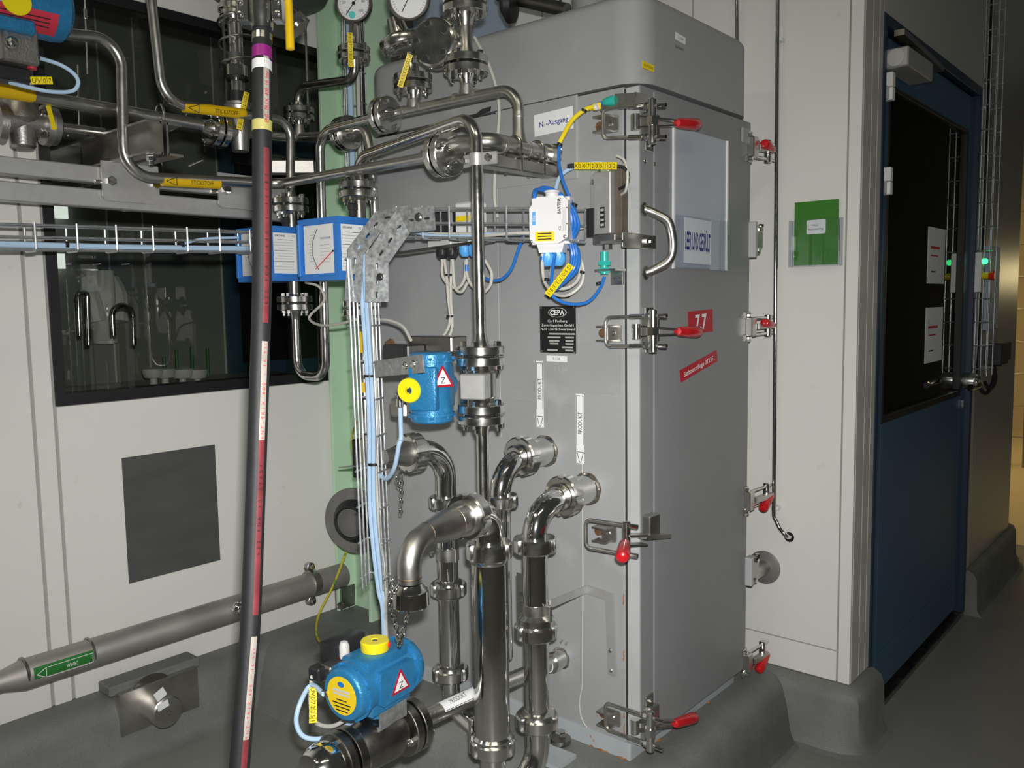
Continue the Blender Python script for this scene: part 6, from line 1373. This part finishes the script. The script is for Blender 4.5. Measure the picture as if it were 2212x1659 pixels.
# ================================================================= right side
rk = thing('folder_rack', 'clear plastic wall rack holding a green folder on the white panel wall', 'rack', A(1766, 580, X=XR))
a, b = A(1711, 577, X=XR-.003), A(1822, 470, X=XR-.003); w, h = a.y-b.y, b.z-a.z; c = (a+b)/2
plate('back_sheet', V(XR-.001, c.y, c.z), -EY, EZ, w, h, .0015, 'clear_plastic', rk); plate('front_sheet', V(XR-.030, c.y, c.z), -EY, EZ, w, h, .0018, 'clear_plastic', rk)
for s_ in (-1, 1): slab('side_sheet', XR-.032, XR-.001, c.y+s_*w/2-.001, c.y+s_*w/2+.001, a.z, b.z, 'clear_plastic', rk)
slab('bottom_sheet', XR-.032, XR-.001, c.y-w/2, c.y+w/2, a.z-.002, a.z, 'clear_plastic', rk)
fc = A(1765, 500, X=XR-.014); fa, fb_ = A(1717, 574, X=XR-.014), A(1812, 430, X=XR-.014)
fo_ = tag(plate('folder', V(XR-.012, (fa.y+fb_.y)/2, (fa.z+fb_.z)/2), -EY, EZ, fa.y-fb_.y, fb_.z-fa.z, .010, 'green_folder', None), 'green folder with white label standing in the clear wall rack', 'folder')
q = A(1763, 490, X=XR-.0225); lb_ = plate('folder_label', q, -EY, EZ, .058, .042, .0008, 'label_white', fo_, r=.004)
text('Cepa-', q+V(-.0008, 0, .006), -EY, EZ, .006, 'ink', lb_); text('Röhrenzentrifuge', q+V(-.0008, 0, -.006), -EY, EZ, .006, 'ink', lb_, w=.046)
# steel tubes on the wall
XW = 2.565
t1 = thing('instrument_tube', 'long thin steel tube down the white wall with bent lower end', 'pipe', A(1705, 1160, X=XR))
p0, p1, p2, p3 = A(1681, -60, X=XW), A(1672, 1115, X=XW), A(1692, 1148, X=XW-.01), A(1706, 1160, X=XR+.0)
pipe(t1, [p0, p1, A(1684, 1140, X=XW), A(1700, 1160, X=XW-.01), A(1708, 1160, X=XR-.003)], .0068, [0, .02, .02, .015, 0], 'polished', n=14)
MB().lathe(A(1705, 1160, X=XR-.002), NX, [(0, .016), (.0015, .016), (.0015, 0)], 20).build('wall_hole', 'black', t1)
for y in (84, 1098): q = A(1681 if y < 500 else 1673, y, X=XW); MB().box(q+EX*.014, (.03, .022, .012), bev=.002).build('tube_clip', 'plastic_white', t1)
t2 = thing('instrument_tube', 'short thin steel tube on the white wall above the hood corner', 'pipe', A(1594, 260, X=XW)); pipe(t2, [A(1591, -60, X=XW), A(1596, 330, X=XW)], .0066, 0, 'polished', n=14); q = A(1592, 100, X=XW); MB().box(q+EX*.014, (.03, .022, .012), bev=.002).build('tube_clip', 'plastic_white', t2)
wd_ = thing('wall_flange', 'round grey steel wall flange behind the lower hinge bracket', 'wall flange', A(1650, 1255, X=XR))
q = A(1651, 1225, X=XR-.002); MB().lathe(q, NX, [(0, .036+.0), (.0, sz(36, q)), (.004, sz(36, q)), (.005, sz(35, q)), (.005, .024)], 40).build('flange_disc', 'disc_grey', wd_); MB().cyl(q-EX*.0, q+V(-.10, .0, 0), .023, n=24).build('stub', 'satin', wd_)
# wire tray, boxes and signal lamp on the door wall
wt = wire_tray('thin wire tray with black cable on the wall right of blue door', [V(4.10, YD-.006, 1.06), V(4.10, YD-.006, 3.2)], EX, NY, .10, .05, .10, r=.0028)
MB().cable([V(4.08, YD-.02, 3.2), V(4.085, YD-.02, 2.0), V(4.08, YD-.02, 1.3), V(4.07, YD-.02, 1.05), V(4.12, YD-.04, .98), V(4.20, YD-.05, 1.02), V(4.24, YD-.05, 1.08)], .008, 8).build('black_cable', 'black', wt)
jb_ = thing('junction_box', 'black junction box on the wall right of the blue door', 'junction box', V(4.30, YD-.03, 1.09)); MB().box(V(4.34, YD-.036, 1.14), (.14, .07, .10), bev=.005).build('box', 'black_plastic', jb_); MB().box(V(4.47, YD-.031, 1.145), (.09, .06, .085), bev=.004).build('box', 'black_plastic', jb_)
MB().cable([V(4.30, YD-.035, 1.09), V(4.26, YD-.05, 1.03), V(4.16, YD-.05, .995), V(4.10, YD-.04, 1.03)], .007, 8).build('black_lead', 'black', jb_)
pn = tag(slab('wall_board', 4.20, 4.42, YD-.02, YD-.001, 1.25, 1.62, 'pale_blue', None, .003), 'small blue grey board on the wall right of the wire tray', 'board')
sg = thing('signal_lamp', 'small green signal lamp and red yellow stop switch by the door', 'lamp', V(4.0, YD-.03, 1.44))
MB().box(V(4.03, YD-.016, 1.50), (.022, .03, .17), bev=.003).build('lamp_bar', 'aluminium', sg); MB().lathe(V(4.03, YD-.03, 1.545), NY, [(0, .012), (.014, .012), (.018, .008), (.019, 0)], 16).build('lamp_lens', 'led_green', sg)
MB().cyl(V(4.03, YD-.03, 1.485), V(4.03, YD-.055, 1.485), .014, n=14).build('switch_collar', 'knob_yellow', sg); MB().lathe(V(4.03, YD-.055, 1.485), NY, [(0, .016), (.018, .020), (.022, .016), (.022, 0)], 16).build('switch_button', 'red_dot', sg)
# wire shelf rack far back in the hall
sr = thing('wire_rack', 'tall wire mesh rack far back in the yellow lit hall', 'rack', V(7.9, 1.2, 0))
for i in range(5): MB().cyl(V(7.9, .9+.2*i, 0), V(7.9, .9+.2*i, 2.4), .008, n=6).build('upright_wire', 'dark_steel', sr)
for i in range(9): MB().cyl(V(7.9, .9, .25+.26*i), V(7.9, 1.7, .25+.26*i), .006, n=6).build('cross_wire', 'dark_steel', sr)
# ================================================================= things dimly seen through the window
YB = 4.6
cvr = thing('coverall', 'white coverall hanging in the dim room behind the window', 'coverall', A(220, 740, Y=YB))
q0, q1 = A(190, 585, Y=YB), A(250, 740, Y=YB); W_ = q1.x-q0.x; H_ = q0.z-q1.z
b = MB(); n = 24; vs_ = []; rows = 10
for r_ in range(rows):
    f = r_/(rows-1); wv = W_*(.42+.10*math.sin(f*3.1)); 
    for i in range(n):
        a = 2*math.pi*i/n; k_ = 1+.10*math.sin(5*a+f*4); vs_.append(V(q0.x+W_/2+wv*k_*math.cos(a), YB+.10*k_*math.sin(a), q0.z-H_*f))
b._add(vs_, [[r_*n+i, r_*n+(i+1) % n, (r_+1)*n+(i+1) % n, (r_+1)*n+i] for r_ in range(rows-1) for i in range(n)]+[list(range(n))[::-1], [(rows-1)*n+i for i in range(n)]]).build('garment', 'white', cvr, ang=80)
for s_ in (-1, 1): MB().cable([V(q0.x+W_/2+s_*W_*.4, YB, q0.z-.05), V(q0.x+W_/2+s_*W_*.55, YB-.04, q0.z-H_*.35), V(q0.x+W_/2+s_*W_*.45, YB-.06, q0.z-H_*.7)], .05, 10).build('sleeve', 'white', cvr)
MB().cyl(V(q0.x+W_/2, YB, q0.z+.0), V(q0.x+W_/2, 4.9, q0.z+.02), .012, n=8).build('wall_hook', 'steel', cvr)
tr = thing('trolley', 'bent tube trolley handles in the dim room behind the window', 'trolley', A(180, 860, Y=3.7)); 
for x0, x1, y0, y1 in ((168, 188, 632, 725), (241, 286, 660, 725)):
    MB().tube([A(x0+4, y1, Y=3.7), A(x0, y0, Y=3.7), A(x1, y0, Y=3.7), A(x1+3, y1+20, Y=3.7)], .012, .05, 12).build('handle_tube', 'polished', tr)
slab('foot', A(205, 800, Y=3.7).x, A(225, 800, Y=3.7).x, 3.7, 3.75, 0, A(200, 845, Y=3.7).z-.05, 'satin', tr)
slab('tray', A(120, 800, Y=3.7).x, A(300, 800, Y=3.7).x, 3.6, 3.95, A(200, 845, Y=3.7).z-.05, A(200, 845, Y=3.7).z, 'satin', tr)
for i, px in enumerate((333, 358, 396, 428)):
    p = A(px, 842, Y=4.3); t = thing('hand_wheel_valve', ['first', 'second', 'third', 'fourth'][i]+' white hand wheel valve from the left behind window glass', 'valve', p, 'hand wheel valves behind the glass')
    MB().lathe(p, EZ, [(0, .020), (.06, .018), (.065, .045), (.09, .055), (.11, .055), (.115, .03), (.118, 0)], 20).build('hand_wheel', 'plastic_white', t); MB().cyl(p-EZ*.12, p, .016, n=12).build('valve_body', 'steel', t)
for i, (px, y0) in enumerate(((354, 770), (381, 755), (414, 748), (448, 752))):
    tag(MB().cyl(A(px+3, 835, Y=4.5), A(px, y0, Y=4.5), .009, n=8).build('green_rod', 'green_label'), ['first', 'second', 'third', 'fourth'][i]+' thin green rod from the left behind the window valves', 'rod', 'green rods behind the glass')
bs = thing('bench', 'steel bench under the valves in dim room behind the window', 'bench', V(2.2, 4.3, 0)); slab('bench_top', 1.4, 3.0, 4.1, 4.6, .98, 1.01, 'satin', bs)
for x in (1.45, 2.95): slab('leg', x, x+.04, 4.12, 4.16, 0, .98, 'satin', bs); slab('leg', x, x+.04, 4.52, 4.56, 0, .98, 'satin', bs)
